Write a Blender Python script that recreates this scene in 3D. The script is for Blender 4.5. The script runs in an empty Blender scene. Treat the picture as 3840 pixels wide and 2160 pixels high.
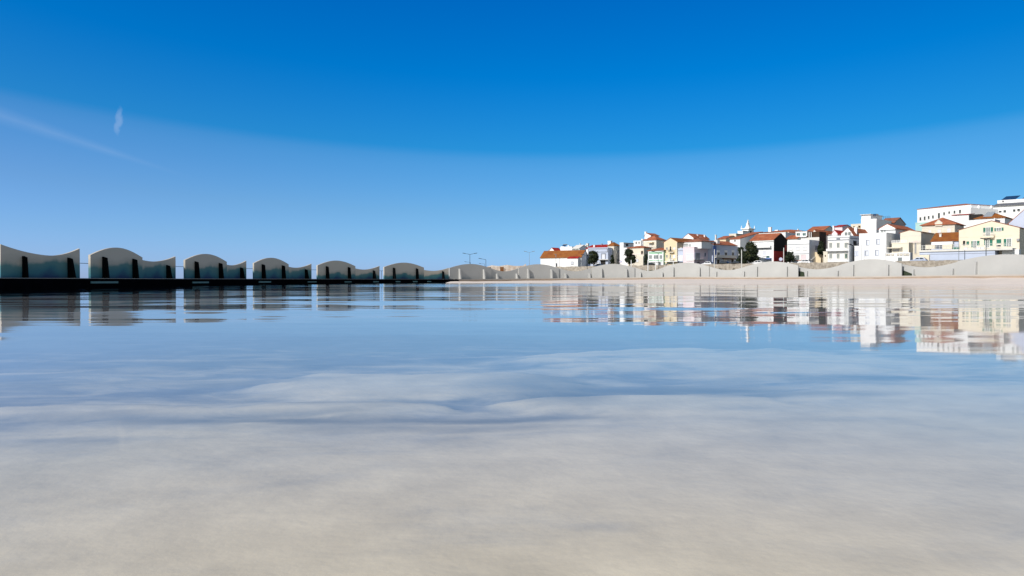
import bpy, bmesh, math, random
from mathutils import Vector, Matrix
random.seed(7)
scn = bpy.context.scene
C = scn.collection
R = math.radians

# ------------------------------------------------------------------ camera
F = 2740.0; CAMZ = 0.58
pitch = math.atan(35.25 / F); roll = 4.5 / 3840
fw = Vector((0, math.cos(pitch), -math.sin(pitch)))
up0 = Vector((0, math.sin(pitch), math.cos(pitch))); rt0 = Vector((1, 0, 0))
rt = rt0 * math.cos(roll) - up0 * math.sin(roll)
up = up0 * math.cos(roll) + rt0 * math.sin(roll)
CAM = Vector((0, 0, CAMZ))
cd = bpy.data.cameras.new('camera'); cam = bpy.data.objects.new('camera', cd); C.objects.link(cam)
cam.matrix_world = Matrix(((rt.x, up.x, -fw.x, 0), (rt.y, up.y, -fw.y, 0), (rt.z, up.z, -fw.z, CAMZ), (0, 0, 0, 1)))
cd.sensor_width = 36; cd.lens = 36 * F / 3840; cd.clip_start = 0.05; cd.clip_end = 9000
scn.camera = cam

def ray(px, py=1045):
    d = rt * ((px - 1920) / F) + up * ((1080 - py) / F) + fw
    return d / d.y
def at(px, py, D): return CAM + ray(px, py) * D
def U(px): return ray(px).x
def Dq(px, q): return q * 1.41421356 / (1 + U(px))     # distance of the street-parallel plane q

# ------------------------------------------------------------------ materials
def nt(name):
    m = bpy.data.materials.new(name); m.use_nodes = True
    n = m.node_tree; n.nodes.clear()
    return m, n, n.nodes, n.links
def mat(name, col, rough=.7, var=.08, scale=1.5, bump=0., metal=0., spec=.3, col2=None):
    m, n, N, L = nt(name)
    out = N.new('ShaderNodeOutputMaterial'); b = N.new('ShaderNodeBsdfPrincipled')
    L.new(b.outputs[0], out.inputs[0])
    tc = N.new('ShaderNodeTexCoord'); no = N.new('ShaderNodeTexNoise')
    no.inputs['Scale'].default_value = scale; no.inputs['Detail'].default_value = 6; no.inputs['Roughness'].default_value = .65
    L.new(tc.outputs['Object'], no.inputs['Vector'])
    mr = N.new('ShaderNodeMapRange'); mr.inputs[1].default_value = .3; mr.inputs[2].default_value = .7
    L.new(no.outputs['Fac'], mr.inputs[0])
    mx = N.new('ShaderNodeMix'); mx.data_type = 'RGBA'
    c2 = col2 or tuple(c * (1 - var * 2) for c in col)
    mx.inputs[6].default_value = (*c2, 1); mx.inputs[7].default_value = (*col, 1)
    L.new(mr.outputs[0], mx.inputs[0]); L.new(mx.outputs[2], b.inputs['Base Color'])
    b.inputs['Roughness'].default_value = rough; b.inputs['Metallic'].default_value = metal
    b.inputs['Specular IOR Level'].default_value = spec
    if bump:
        bp = N.new('ShaderNodeBump'); bp.inputs['Strength'].default_value = bump; bp.inputs['Distance'].default_value = .05
        L.new(no.outputs['Fac'], bp.inputs['Height']); L.new(bp.outputs[0], b.inputs['Normal'])
    return m
def tile_mat(name, c1, c2, c3):
    m, n, N, L = nt(name)
    out = N.new('ShaderNodeOutputMaterial'); b = N.new('ShaderNodeBsdfPrincipled'); L.new(b.outputs[0], out.inputs[0])
    tc = N.new('ShaderNodeTexCoord'); no = N.new('ShaderNodeTexNoise'); no.inputs['Scale'].default_value = .7; no.inputs['Detail'].default_value = 7
    L.new(tc.outputs['Object'], no.inputs['Vector'])
    cr = N.new('ShaderNodeValToRGB'); e = cr.color_ramp.elements
    e[0].position = .3; e[0].color = (*c1, 1); e[1].position = .7; e[1].color = (*c3, 1)
    x = e.new(.5); x.color = (*c2, 1)
    L.new(no.outputs['Fac'], cr.inputs[0])
    wv = N.new('ShaderNodeTexWave'); wv.inputs['Scale'].default_value = 1.1; wv.inputs['Distortion'].default_value = .4
    mp = N.new('ShaderNodeMapping'); L.new(tc.outputs['Object'], mp.inputs[0]); L.new(mp.outputs[0], wv.inputs['Vector'])
    mx = N.new('ShaderNodeMix'); mx.data_type = 'RGBA'; mx.blend_type = 'MULTIPLY'; mx.inputs[0].default_value = .22
    L.new(cr.outputs[0], mx.inputs[6]); L.new(wv.outputs[0], mx.inputs[7]); L.new(mx.outputs[2], b.inputs['Base Color'])
    bp = N.new('ShaderNodeBump'); bp.inputs['Strength'].default_value = .35; bp.inputs['Distance'].default_value = .06
    L.new(wv.outputs['Fac'], bp.inputs['Height']); L.new(bp.outputs[0], b.inputs['Normal'])
    b.inputs['Roughness'].default_value = .85; b.inputs['Specular IOR Level'].default_value = .15
    return m
M = {}
M['white'] = mat('white_plaster', (.86, .86, .86), .75, .03, .6)
M['offwhite'] = mat('off_white_plaster', (.72, .70, .66), .8, .05, .6)
M['cream'] = mat('cream_plaster', (.78, .69, .55), .8, .04, .5)
M['pale_cream'] = mat('pale_cream_plaster', (.74, .68, .57), .8, .04, .5)
M['yellow'] = mat('yellow_plaster', (.76, .63, .43), .8, .04, .5)
M['pink'] = mat('pink_plaster', (.80, .66, .70), .8, .04, .5)
M['bluegrey'] = mat('pale_blue_plaster', (.52, .58, .72), .8, .05, .5)
M['bluepaint'] = mat('blue_paint', (.05, .14, .45), .6, .1, 1)
M['green'] = mat('green_plaster', (.36, .58, .42), .8, .05, .6)
M['palegreen'] = mat('pale_teal_roof', (.45, .66, .62), .6, .05, .6)
M['grey'] = mat('grey_plaster', (.36, .36, .38), .85, .1, .7)
M['grey_trim'] = mat('grey_trim', (.25, .27, .32), .7, .08, 1)
M['redwall'] = mat('dark_red_paint', (.60, .008, .008), .6, .1, .5)
M['blackclad'] = mat('painted_shade_black', (.008, .006, .006), .8, .2, .8)  # cast shadow put into colour, for a side wall and a roof
M['black'] = mat('black_paint', (.012, .012, .014), .5, .1, 2)
M['dark'] = mat('dark_opening', (.02, .018, .016), .7, .2, 1)
M['brown'] = mat('brown_wood', (.08, .04, .02), .7, .2, 2)
M['rust'] = mat('rust_brown', (.22, .09, .03), .8, .2, 2)
M['dgreen'] = mat('green_shutter_paint', (.02, .16, .11), .5, .08, 2)
M['metal'] = mat('galvanised_metal', (.32, .34, .36), .45, .08, 3, metal=.6)
M['dmetal'] = mat('dark_lamp_metal', (.05, .065, .08), .5, .08, 3, metal=.3)
M['ltmetal'] = mat('pale_painted_metal', (.68, .68, .66), .5, .05, 3)
M['glass'] = mat('window_glass', (.045, .055, .065), .08, .1, .5, spec=.6)
M['glassgrey'] = mat('grey_blind', (.22, .25, .25), .3, .08, 1, spec=.5)
M['glassteal'] = mat('teal_glass', (.03, .12, .13), .12, .1, 1, spec=.6)
M['blind'] = mat('white_roller_blind', (.70, .72, .78), .6, .04, 1)
M['solar'] = mat('blue_solar_panel', (.015, .06, .16), .2, .2, 2, spec=.6)
M['skylight'] = mat('grey_skylight', (.30, .33, .36), .3, .06, 1, spec=.5)
M['bark'] = mat('tree_bark', (.09, .065, .045), .9, .2, 3)
M['leaf'] = mat('dark_leaf', (.022, .034, .012), .7, .3, 1.2, col2=(.008, .014, .006))
M['leaf_light'] = mat('olive_leaf', (.085, .085, .025), .7, .2, 1.2, col2=(.03, .035, .012))
M['shrub'] = mat('dry_shrub_leaf', (.10, .09, .03), .8, .2, 2)
M['tile'] = tile_mat('terracotta_tiles', (.32, .095, .05), (.43, .14, .07), (.52, .19, .095))
M['ochre'] = tile_mat('ochre_tiles', (.25, .08, .03), (.31, .11, .03), (.36, .14, .035))
M['redtile'] = tile_mat('red_tiles', (.28, .02, .015), (.42, .03, .025), (.5, .05, .04))
M['browntile'] = tile_mat('brown_tiles', (.22, .09, .06), (.32, .13, .08), (.4, .17, .11))
M['sheet'] = mat('grey_roof_sheet', (.16, .165, .18), .6, .1, .6)
M['panel'] = mat('pale_concrete', (.455, .455, .445), .8, .06, .35, bump=.05)
M['fin_dark'] = mat('shade_black_fin', (.006, .007, .008), .9, .2, 3, spec=0)  # concrete fins of the left wing, their shade put into the colour
M['olive'] = mat('dark_shadow_sheet', (.04, .055, .03), .8, .25, 1.2, col2=(.02, .03, .02))
M['quay'] = mat('shade_black_quay', (.003, .004, .006), .95, .3, 1.5, spec=0)  # quay concrete on the shaded side, its darkness put into the colour
M['slot'] = mat('teal_grey_fender', (.10, .21, .22), .6, .1, 3)
M['concrete'] = mat('promenade_concrete', (.50, .46, .42), .85, .08, .5, bump=.1)
M['kerb'] = mat('weathered_kerb', (.40, .31, .24), .9, .15, .6, bump=.2)
M['stone'] = mat('rubble_stone', (.48, .43, .37), .9, .1, 1.3, bump=.9, col2=(.20, .17, .14))
M['ruin'] = mat('flaking_whitewash', (.74, .69, .64), .9, .1, .8, bump=.4, col2=(.38, .26, .18))
M['asphalt'] = mat('asphalt', (.06, .06, .062), .9, .1, .8)
M['earth'] = mat('hill_earth', (.24, .21, .16), .95, .15, .15, bump=.3, col2=(.12, .11, .06))
M['silver'] = mat('silver_blue_car_paint', (.42, .48, .64), .3, .03, 1, metal=.3, spec=.6)
M['carwhite'] = mat('white_car_paint', (.8, .8, .82), .3, .02, 1, spec=.6)
M['carblack'] = mat('black_car_paint', (.012, .012, .016), .25, .05, 1, spec=.6)
M['carblue'] = mat('dark_blue_car_paint', (.05, .08, .16), .3, .05, 1, spec=.6)
M['rubber'] = mat('tyre_rubber', (.015, .015, .015), .8, .1, 4)
M['bluebin'] = mat('blue_bin_plastic', (.03, .045, .24), .5, .08, 2)
M['signviolet'] = mat('pale_violet_sign', (.55, .52, .72), .5, .03, 2)
M['signpink'] = mat('pale_pink_sign', (.72, .52, .60), .5, .03, 2)
M['lamp'] = mat('lamp_lens', (.6, .6, .58), .3, .03, 2)

def foot_shade_panel(nm, top):  # deep shade at the panel foot painted in teal and navy, noisy edge
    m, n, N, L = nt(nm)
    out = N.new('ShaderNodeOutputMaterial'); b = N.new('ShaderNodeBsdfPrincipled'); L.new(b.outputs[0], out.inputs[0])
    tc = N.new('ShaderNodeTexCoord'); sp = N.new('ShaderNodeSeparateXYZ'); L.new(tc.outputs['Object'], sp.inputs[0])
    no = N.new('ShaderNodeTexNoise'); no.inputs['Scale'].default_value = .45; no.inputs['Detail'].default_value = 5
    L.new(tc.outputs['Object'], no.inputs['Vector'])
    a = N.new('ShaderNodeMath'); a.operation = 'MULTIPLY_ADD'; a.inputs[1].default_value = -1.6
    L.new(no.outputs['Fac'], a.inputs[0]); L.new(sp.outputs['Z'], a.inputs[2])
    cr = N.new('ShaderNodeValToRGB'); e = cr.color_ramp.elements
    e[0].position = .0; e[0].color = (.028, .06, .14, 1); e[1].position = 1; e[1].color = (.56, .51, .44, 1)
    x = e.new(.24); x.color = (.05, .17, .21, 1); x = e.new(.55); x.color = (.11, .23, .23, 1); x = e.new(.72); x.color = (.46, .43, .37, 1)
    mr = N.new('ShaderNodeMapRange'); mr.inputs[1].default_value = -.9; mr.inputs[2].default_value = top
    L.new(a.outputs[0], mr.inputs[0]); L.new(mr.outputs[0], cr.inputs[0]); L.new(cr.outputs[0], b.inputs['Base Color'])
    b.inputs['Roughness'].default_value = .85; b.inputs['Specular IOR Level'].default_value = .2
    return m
M['foot_shade'] = foot_shade_panel('concrete_with_painted_shade', .65); M['foot_shade_low'] = foot_shade_panel('concrete_with_low_painted_shade', .1)

# ------------------------------------------------------------------ mesh helpers
class MB:
    def __init__(s): s.v = []; s.f = []
    def poly(s, pts):
        i = len(s.v); s.v += [tuple(p) for p in pts]; s.f.append(tuple(range(i, i + len(pts)))); return s
    def hexa(s, p):   # p: 4 bottom, 4 top, counter-clockwise from above
        i = len(s.v); s.v += [tuple(q) for q in p]
        for a in ((3, 2, 1, 0), (4, 5, 6, 7), (0, 1, 5, 4), (1, 2, 6, 5), (2, 3, 7, 6), (3, 0, 4, 7)):
            s.f.append(tuple(i + k for k in a))
        return s
    def box(s, x0, x1, y0, y1, z0, z1):
        x0, x1 = sorted((x0, x1)); y0, y1 = sorted((y0, y1)); z0, z1 = sorted((z0, z1))
        return s.hexa([(x0, y0, z0), (x1, y0, z0), (x1, y1, z0), (x0, y1, z0), (x0, y0, z1), (x1, y0, z1), (x1, y1, z1), (x0, y1, z1)])
    def prism(s, prof, y0, y1, axis='y'):   # prof: closed (x,z) outline
        n = len(prof); i = len(s.v)
        for y in (y0, y1):
            for (x, z) in prof: s.v.append((x, y, z) if axis == 'y' else (y, x, z))
        s.f.append(tuple(i + k for k in range(n))); s.f.append(tuple(i + n + k for k in reversed(range(n))))
        for k in range(n):
            k2 = (k + 1) % n; s.f.append((i + k, i + n + k, i + n + k2, i + k2))
        return s
    def slab(s, quad, th=.14):  # thick sheet hanging below the quad
        n = len(quad); i = len(s.v)
        s.v += [tuple(p) for p in quad] + [(p[0], p[1], p[2] - th) for p in quad]
        s.f.append(tuple(i + k for k in range(n))); s.f.append(tuple(i + n + k for k in reversed(range(n))))
        for k in range(n):
            k2 = (k + 1) % n; s.f.append((i + k, i + n + k, i + n + k2, i + k2))
        return s
    def tube(s, p, q, r0, r1=None, n=6):
        r1 = r0 if r1 is None else r1
        p = Vector(p); q = Vector(q); d = (q - p).normalized()
        a = d.orthogonal().normalized(); b = d.cross(a); i = len(s.v)
        for c, r in ((p, r0), (q, r1)):
            for k in range(n):
                t = 2 * math.pi * k / n; s.v.append(tuple(c + (a * math.cos(t) + b * math.sin(t)) * r))
        for k in range(n):
            k2 = (k + 1) % n; s.f.append((i + k, i + k2, i + n + k2, i + n + k))
        s.f.append(tuple(i + k for k in reversed(range(n)))); s.f.append(tuple(i + n + k for k in range(n)))
        return s
    def lathe(s, prof, n=16, c=(0, 0)):
        i = len(s.v)
        for (r, z) in prof:
            for k in range(n):
                t = 2 * math.pi * k / n; s.v.append((c[0] + r * math.cos(t), c[1] + r * math.sin(t), z))
        for j in range(len(prof) - 1):
            for k in range(n):
                k2 = (k + 1) % n
                s.f.append((i + j * n + k, i + j * n + k2, i + (j + 1) * n + k2, i + (j + 1) * n + k))
        s.f.append(tuple(i + k for k in reversed(range(n)))); s.f.append(tuple(i + (len(prof) - 1) * n + k for k in range(n)))
        return s
    def build(s, name, m, parent=None, smooth=False, fix=True, loc=None, rz=0):
        me = bpy.data.meshes.new(name); me.from_pydata(s.v, [], s.f); me.update()
        if fix:
            bm = bmesh.new(); bm.from_mesh(me); bmesh.ops.recalc_face_normals(bm, faces=bm.faces); bm.to_mesh(me); bm.free()
        o = bpy.data.objects.new(name, me); C.objects.link(o)
        me.materials.append(M[m] if isinstance(m, str) else m)
        if smooth:
            for p in me.polygons: p.use_smooth = True
        if parent: o.parent = parent
        if loc is not None: o.location = loc; o.rotation_euler = (0, 0, rz)
        return o
def tag(o, label, cat, group=None):
    o['label'] = label; o['category'] = cat; o['kind'] = 'thing'
    if group: o['group'] = group
    return o
def thing(name, label, cat, loc, rz=0, group=None):
    o = bpy.data.objects.new(name, None); C.objects.link(o); o.empty_display_size = .5
    o.location = loc; o.rotation_euler = (0, 0, rz)
    return tag(o, label, cat, group)
def struct(o, kind='structure'): o['kind'] = kind; return o

# ------------------------------------------------------------------ the bay: path of the promenade wall
PD = [(-500, 33.), (-200, 38.8), (150, 45.7), (437, 52), (775, 65), (1020, 76.5), (1260, 87.5), (1515, 98), (1767, 107), (2027, 114), (2288, 117),
      (2557, 114.5), (2870, 106), (3242, 95), (3690, 82), (4100, 71), (4600, 60)]
PZ = [(-500, .66), (0, .66), (1000, .585), (1600, .53), (1767, .53), (2027, .62), (2300, .72), (2557, .84), (2870, .80), (3242, .83), (3690, .95), (4600, 1.0)]
def interp(T, x):
    if x <= T[0][0]: return T[0][1]
    for i in range(len(T) - 1):
        (a, u), (b, w) = T[i], T[i + 1]
        if x <= b:
            p = T[i - 1] if i else (2 * a - b, 2 * u - w); n = T[i + 2] if i + 2 < len(T) else (2 * b - a, 2 * w - u)
            m0 = (w - p[1]) / (b - p[0]) * (b - a); m1 = (n[1] - u) / (n[0] - a) * (b - a)
            t = (x - a) / (b - a)
            return (2*t**3-3*t**2+1)*u + (t**3-2*t**2+t)*m0 + (-2*t**3+3*t**2)*w + (t**3-t**2)*m1
    return T[-1][1]
def path(px):
    D = interp(PD, px); return Vector((U(px) * D, D))
def tang(px):
    t = path(px + 20) - path(px - 20); return t.normalized()
def off(px, d):      # d > 0: away from the bay
    t = tang(px); return path(px) + Vector((-t.y, t.x)) * d
def baseZ(px): return interp(PZ, px)

# promenade (quay on the left, low kerb on the right)
cols = list(range(-500, 1681, 30)) + [1690]
def strip(cols, d0, d1, ztop, zbot, name, m):
    mb = MB(); n = len(cols)
    for px in cols:
        a = off(px, d0); b = off(px, d1); zt = ztop(px)
        mb.v += [(a.x, a.y, zbot), (a.x, a.y, zt), (b.x, b.y, zt), (b.x, b.y, zbot)]
    for i in range(n - 1):
        for k in range(4):
            k2 = (k + 1) % 4; mb.f.append((4*i+k, 4*i+k2, 4*i+4+k2, 4*i+4+k))
    mb.f.append((0, 1, 2, 3)); mb.f.append(tuple(4*(n-1)+k for k in (3, 2, 1, 0)))
    return mb.build(name, m)
struct(strip(cols, -.62, 5.0, baseZ, -1.2, 'promenade_floor', 'concrete'))
# the dark face of the quay stands 8 cm proud of the slab, its top just under the coping
qy = strip(cols, -.70, -.63, lambda p: baseZ(p) - .035, -1.2, 'quay_wall', 'quay')
tag(qy, 'long black quay wall with pale teal fender strips along the left waterline', 'quay wall')
cols2 = list(range(1690, 4501, 30))
struct(strip(cols2, -1.0, 3.0, baseZ, -.6, 'promenade_floor_right', 'concrete'))
kb = strip(cols2, -1.25, -1.003, lambda p: baseZ(p) - .15 + .03 * math.sin(p * .013), -.6, 'promenade_kerb', 'kerb'); struct(kb)
for (x0, x1, y0, y1) in ((307, 405, 1055, 1062.5), (690, 752, 1056, 1062), (945, 991, 1054.5, 1060), (1133, 1166, 1055, 1059), (1274, 1300, 1055, 1059),
                         (1383, 1404, 1054.5, 1058.5), (1469, 1486, 1054, 1058), (1535, 1551, 1054, 1058), (1589, 1603, 1054, 1057.5)):
    D = interp(PD, (x0 + x1) / 2); mb = MB()
    za = at(x0, y0, D).z; zb_ = at(x0, y1, D).z
    a, b = off(x0, -.70), off(x1, -.70); a2, b2 = off(x0, -.78), off(x1, -.78)
    mb.hexa([(a2.x, a2.y, zb_), (b2.x, b2.y, zb_), (b.x, b.y, zb_), (a.x, a.y, zb_), (a2.x, a2.y, za), (b2.x, b2.y, za), (b.x, b.y, za), (a.x, a.y, za)])
    mb.build('fender_strip', 'slot', qy)
# rounded dark end of the quay
p0 = off(1640, -.9); p1 = off(1692, -.9)
mb = MB(); dirv = (p1 - p0); L_ = dirv.length
prof = [(0, -.5), (L_, -.5), (L_ + .25, 0), (L_ + .3, .28), (L_ + .1, .46), (L_ - .3, .5), (L_ * .55, .33), (L_ * .25, .12), (0, .02)]
mb.prism(prof, -.5, .25)
o = mb.build('quay_end_block', 'quay', loc=(p0.x, p0.y, 0), rz=math.atan2(dirv.y, dirv.x))
tag(o, 'low dark rounded block ending the quay where the sand begins', 'block')

# the wave-topped panels
ARCH = [(340, 535), (695, 851), (953, 1083), (1191, 1333), (1441, 1590), (1686, 1843), (1945, 2096), (2219, 2380), (2490, 2659), (2800, 2993), (3155, 3381), (3590, 3960)]
def panel(A, B, zb, h, m, fins, name, label, group):
    d = B - A; L = d.length; n = 28
    root = thing(name, label, 'wall panel', (A.x, A.y, zb), math.atan2(d.y, d.x), group)
    prof = [(0, -.05), (L, -.05)] + [(L * (1 - i / n), h(1 - i / n)) for i in range(n + 1)]
    MB().prism(prof, 0, .16).build('slab', m, root)
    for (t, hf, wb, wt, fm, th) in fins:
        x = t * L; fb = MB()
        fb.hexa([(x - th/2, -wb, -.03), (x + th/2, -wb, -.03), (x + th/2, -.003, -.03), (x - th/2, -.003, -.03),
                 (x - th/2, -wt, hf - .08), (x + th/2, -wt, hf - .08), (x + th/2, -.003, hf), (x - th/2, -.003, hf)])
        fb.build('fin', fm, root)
    return root
ordn = ['first', 'second', 'third', 'fourth', 'fifth', 'sixth', 'seventh', 'eighth', 'ninth', 'tenth', 'eleventh', 'twelfth']
def arch_h(e, p): return lambda t: e + (p - e) * (math.sin(math.pi * t) ** 1.15 * .45 + (1 - (2*t-1)**2) * .55)
def dip_h(l, r, m, c=.5):
    def f(t):
        if t < c: s = (c - t) / c; return m + (l - m) * s ** 1.8
        s = (t - c) / (1 - c); return m + (r - m) * s ** 1.8
    return f
LEFT = 5
for k, (a, b) in enumerate(ARCH):
    A, B = path(a), path(b); mid = (a + b) / 2
    lf = k < LEFT
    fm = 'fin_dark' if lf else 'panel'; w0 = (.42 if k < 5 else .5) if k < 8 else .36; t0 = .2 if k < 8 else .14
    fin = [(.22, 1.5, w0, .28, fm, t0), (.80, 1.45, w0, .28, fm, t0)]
    if k == 0: lab = 'arched grey panel with two black fins, first arch right of the big dipped panel'
    elif lf: lab = f'arched grey panel with two black fins on the quay, {ordn[k]} arch counted from the left'
    elif k == 5: lab = 'arched grey panel with thin bright fin edges below the tall two-armed street lamp'
    elif k == 6: lab = 'arched pale panel just left of the long white house, seventh arch from the left'
    elif k == 11: lab = 'tallest-looking sunlit white arched panel below the cream house, at the right edge'
    elif k == 10: lab = 'broad sunlit arched panel below the white cube house, next to last arch on the right'
    elif k == 9: lab = 'sunlit arched panel below the dark red house side, tenth arch from the left'
    elif k == 8: lab = 'sunlit arched panel below the pink house, ninth arch from the left'
    else: lab = 'sunlit arched panel between the two small street trees, eighth arch from the left'
    panel(A, B, baseZ(mid), arch_h(1.58, 2.2), ('foot_shade' if k < 3 else 'foot_shade_low') if lf else 'panel', fin, 'arched_wall_panel', lab, 'arched panels of the wave wall')
SET = .85
def dipseg(A, B, mid, k, first=False):
    lf = k < LEFT
    t = min(1, max(0, (k) / 9))
    e = (1.86 - .3 * min(1, t * 1.6)) if k < 4 else 1.6; mn = 1.36 - .36 * min(1, t * 1.3)
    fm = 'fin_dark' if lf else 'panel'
    if first:
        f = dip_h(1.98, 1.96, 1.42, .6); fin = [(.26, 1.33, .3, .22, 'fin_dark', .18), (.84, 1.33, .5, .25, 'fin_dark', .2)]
        lab = 'big dipped grey panel at the left edge of the quay, higher at both ends'
    elif lf:
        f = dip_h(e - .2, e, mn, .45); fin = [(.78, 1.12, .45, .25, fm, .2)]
        lab = f'dipped grey panel with one black fin joined to the {ordn[k]} arched panel'
    else:
        f = dip_h(e, e, mn, .5); w0 = .5 if k < 8 else .34; t0 = .2 if k < 8 else .14; fin = [(.2 + .1 * (k > 8), .78, w0, .26, fm, t0), (.93, .8, w0, .26, fm, t0)]
        lab = {5: 'dipped grey panel below the low ruined wall', 6: 'dipped pale panel below the right end of the long white house', 7: 'dipped sunlit panel below the green house',
               8: 'dipped sunlit panel below the shaded blue house', 9: 'dipped sunlit panel with a dark painted shadow patch below the outdoor staircase', 10: 'dipped sunlit panel with a dark painted shadow patch below the silver blue car'}[k]
    zb = baseZ(mid)
    r = panel(A, B, zb, f, ('foot_shade' if k < 3 else 'foot_shade_low') if lf else 'panel', fin, 'dipped_wall_panel', lab, 'dipped panels of the wave wall')
    if k in (9, 10) and not first:
        L = (B - A).length
        prof = [(.03, 0), (1.75, 0), (1.68, .62), (1.1, .76), (.03, .82)] if k == 9 else [(.03, 0), (2.6, 0), (2.5, .08), (1.0, .62), (.03, .78)]
        MB().prism(prof, -.05, -.004).build('shadow_patch', 'olive', r)  # thin dark sheet added as the shadow beside the arch
    return r
dipseg(path(3), path(300), 150, 0, True)
for k in range(11):
    a = ARCH[k][1]; b = ARCH[k + 1][0]
    sa = .17 if 5 <= k <= 8 else SET; sb = SET if k < 4 else .17
    A = off(a, sa) - (tang(a) * 1.1 if k >= 9 else Vector((0, 0))); B = off(b, sb)
    dipseg(A, B, (a + b) / 2, k)

# handrail with cable on the sea side of the quay
hr = thing('cable_railing', 'thin grey cable railing behind the panels along the quay', 'railing', (0, 0, 0))
mb = MB(); pb = MB()
cc = list(range(-500, 1600, 60))
for i in range(len(cc) - 1):
    a, b = off(cc[i], 3.6), off(cc[i+1], 3.6)
    mb.tube((a.x, a.y, baseZ(cc[i]) + 1.12), (b.x, b.y, baseZ(cc[i+1]) + 1.12), .022, n=5)
mb.build('cable', 'dmetal', hr)
for px in (120, 430, 590, 760, 880, 1010, 1120, 1240, 1380, 1500):
    a = off(px, 3.6); MB().tube((a.x, a.y, baseZ(px)), (a.x, a.y, baseZ(px) + 1.14), .03).build('post', 'dmetal', hr)

# ------------------------------------------------------------------ water, sand bed, beach
def water_mat():
    m, n, N, L = nt('calm_bay_water')
    out = N.new('ShaderNodeOutputMaterial')
    geo = N.new('ShaderNodeNewGeometry')
    def slope(sx, sy, scale, detail, amp, rot=0):
        mp = N.new('ShaderNodeMapping'); mp.inputs['Scale'].default_value = (sx, sy, 1); mp.inputs['Rotation'].default_value = (0, 0, rot)
        L.new(geo.outputs['Position'], mp.inputs[0])
        no = N.new('ShaderNodeTexNoise'); no.inputs['Scale'].default_value = scale; no.inputs['Detail'].default_value = detail; no.inputs['Roughness'].default_value = .55
        L.new(mp.outputs[0], no.inputs['Vector'])
        s = N.new('ShaderNodeVectorMath'); s.operation = 'SUBTRACT'; s.inputs[1].default_value = (.5, .5, .5)
        L.new(no.outputs['Color'], s.inputs[0])
        k = N.new('ShaderNodeVectorMath'); k.operation = 'MULTIPLY'; k.inputs[1].default_value = (amp * .35, amp, 0)
        L.new(s.outputs[0], k.inputs[0]); return k
    spw = N.new('ShaderNodeSeparateXYZ'); L.new(geo.outputs['Position'], spw.inputs[0])
    def ramp(o, a, b, c, d):
        n_ = N.new('ShaderNodeMapRange'); n_.interpolation_type = 'SMOOTHSTEP'; L.new(o, n_.inputs[0])
        for i_, v_ in enumerate((a, b, c, d)): n_.inputs[i_ + 1].default_value = v_
        return n_.outputs[0]
    def mul(p, q):
        n_ = N.new('ShaderNodeMath'); n_.operation = 'MULTIPLY'; L.new(p, n_.inputs[0]); L.new(q, n_.inputs[1]); return n_.outputs[0]
    breeze = ramp(spw.outputs['Y'], 5, 16, .30, 1)            # calm in the lee of the shoal
    ruffled = mul(ramp(spw.outputs['Y'], 46, 60, 0, 1), ramp(spw.outputs['X'], 6, 20, 1, 0))   # wind-ruffled strip off the quay end
    WAVES = [((.22, .75, 1.0, 3.0, .054, R(2)), breeze), ((.35, 2.4, 1.0, 2.0, .046, R(-3)), breeze), ((.09, .30, 1.0, 3.0, .040, R(4)), breeze), ((.6, 2.5, 1.0, 3.0, .14, 0), ruffled)]
    acc = None
    for w, msk in WAVES:
        s = slope(*w)
        if msk is not None:
            sc_ = N.new('ShaderNodeVectorMath'); sc_.operation = 'SCALE'; L.new(s.outputs[0], sc_.inputs[0]); L.new(msk, sc_.inputs['Scale']); s = sc_
        if acc is None: acc = s
        else:
            ad = N.new('ShaderNodeVectorMath'); ad.operation = 'ADD'
            L.new(acc.outputs[0], ad.inputs[0]); L.new(s.outputs[0], ad.inputs[1]); acc = ad
    ad = N.new('ShaderNodeVectorMath'); ad.operation = 'ADD'; ad.inputs[1].default_value = (0, 0, 1)
    # at such grazing angles only the ripple faces turned to the viewer are seen on the ruffled strip
    tl = N.new('ShaderNodeVectorMath'); tl.operation = 'SCALE'; tl.inputs[0].default_value = (0, -.024, 0); L.new(ruffled, tl.inputs['Scale'])
    ad2 = N.new('ShaderNodeVectorMath'); ad2.operation = 'ADD'; L.new(acc.outputs[0], ad2.inputs[0]); L.new(tl.outputs[0], ad2.inputs[1]); acc = ad2
    L.new(acc.outputs[0], ad.inputs[0])
    nm = N.new('ShaderNodeVectorMath'); nm.operation = 'NORMALIZE'; L.new(ad.outputs[0], nm.inputs[0])
    dp = N.new('ShaderNodeVectorMath'); dp.operation = 'DOT_PRODUCT'; L.new(nm.outputs[0], dp.inputs[0]); L.new(geo.outputs['Incoming'], dp.inputs[1])
    ab = N.new('ShaderNodeMath'); ab.operation = 'ABSOLUTE'; L.new(dp.outputs['Value'], ab.inputs[0])
    om = N.new('ShaderNodeMath'); om.operation = 'SUBTRACT'; om.inputs[0].default_value = 1; om.use_clamp = True; L.new(ab.outputs[0], om.inputs[1])
    pw = N.new('ShaderNodeMath'); pw.operation = 'POWER'; pw.inputs[1].default_value = 5.6; L.new(om.outputs[0], pw.inputs[0])
    fr = N.new('ShaderNodeMath'); fr.operation = 'MULTIPLY_ADD'; fr.inputs[1].default_value = .98; fr.inputs[2].default_value = .02; L.new(pw.outputs[0], fr.inputs[0])
    gl = N.new('ShaderNodeBsdfGlossy'); gl.inputs['Roughness'].default_value = .04; gl.inputs['Color'].default_value = (.97, .98, 1, 1)
    L.new(nm.outputs[0], gl.inputs['Normal'])
    tr = N.new('ShaderNodeBsdfTransparent'); tr.inputs['Color'].default_value = (.96, .97, .95, 1)
    mx = N.new('ShaderNodeMixShader'); L.new(fr.outputs[0], mx.inputs[0]); L.new(tr.outputs[0], mx.inputs[1]); L.new(gl.outputs[0], mx.inputs[2])
    L.new(mx.outputs[0], out.inputs[0])
    return m
M['water'] = water_mat()
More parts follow.
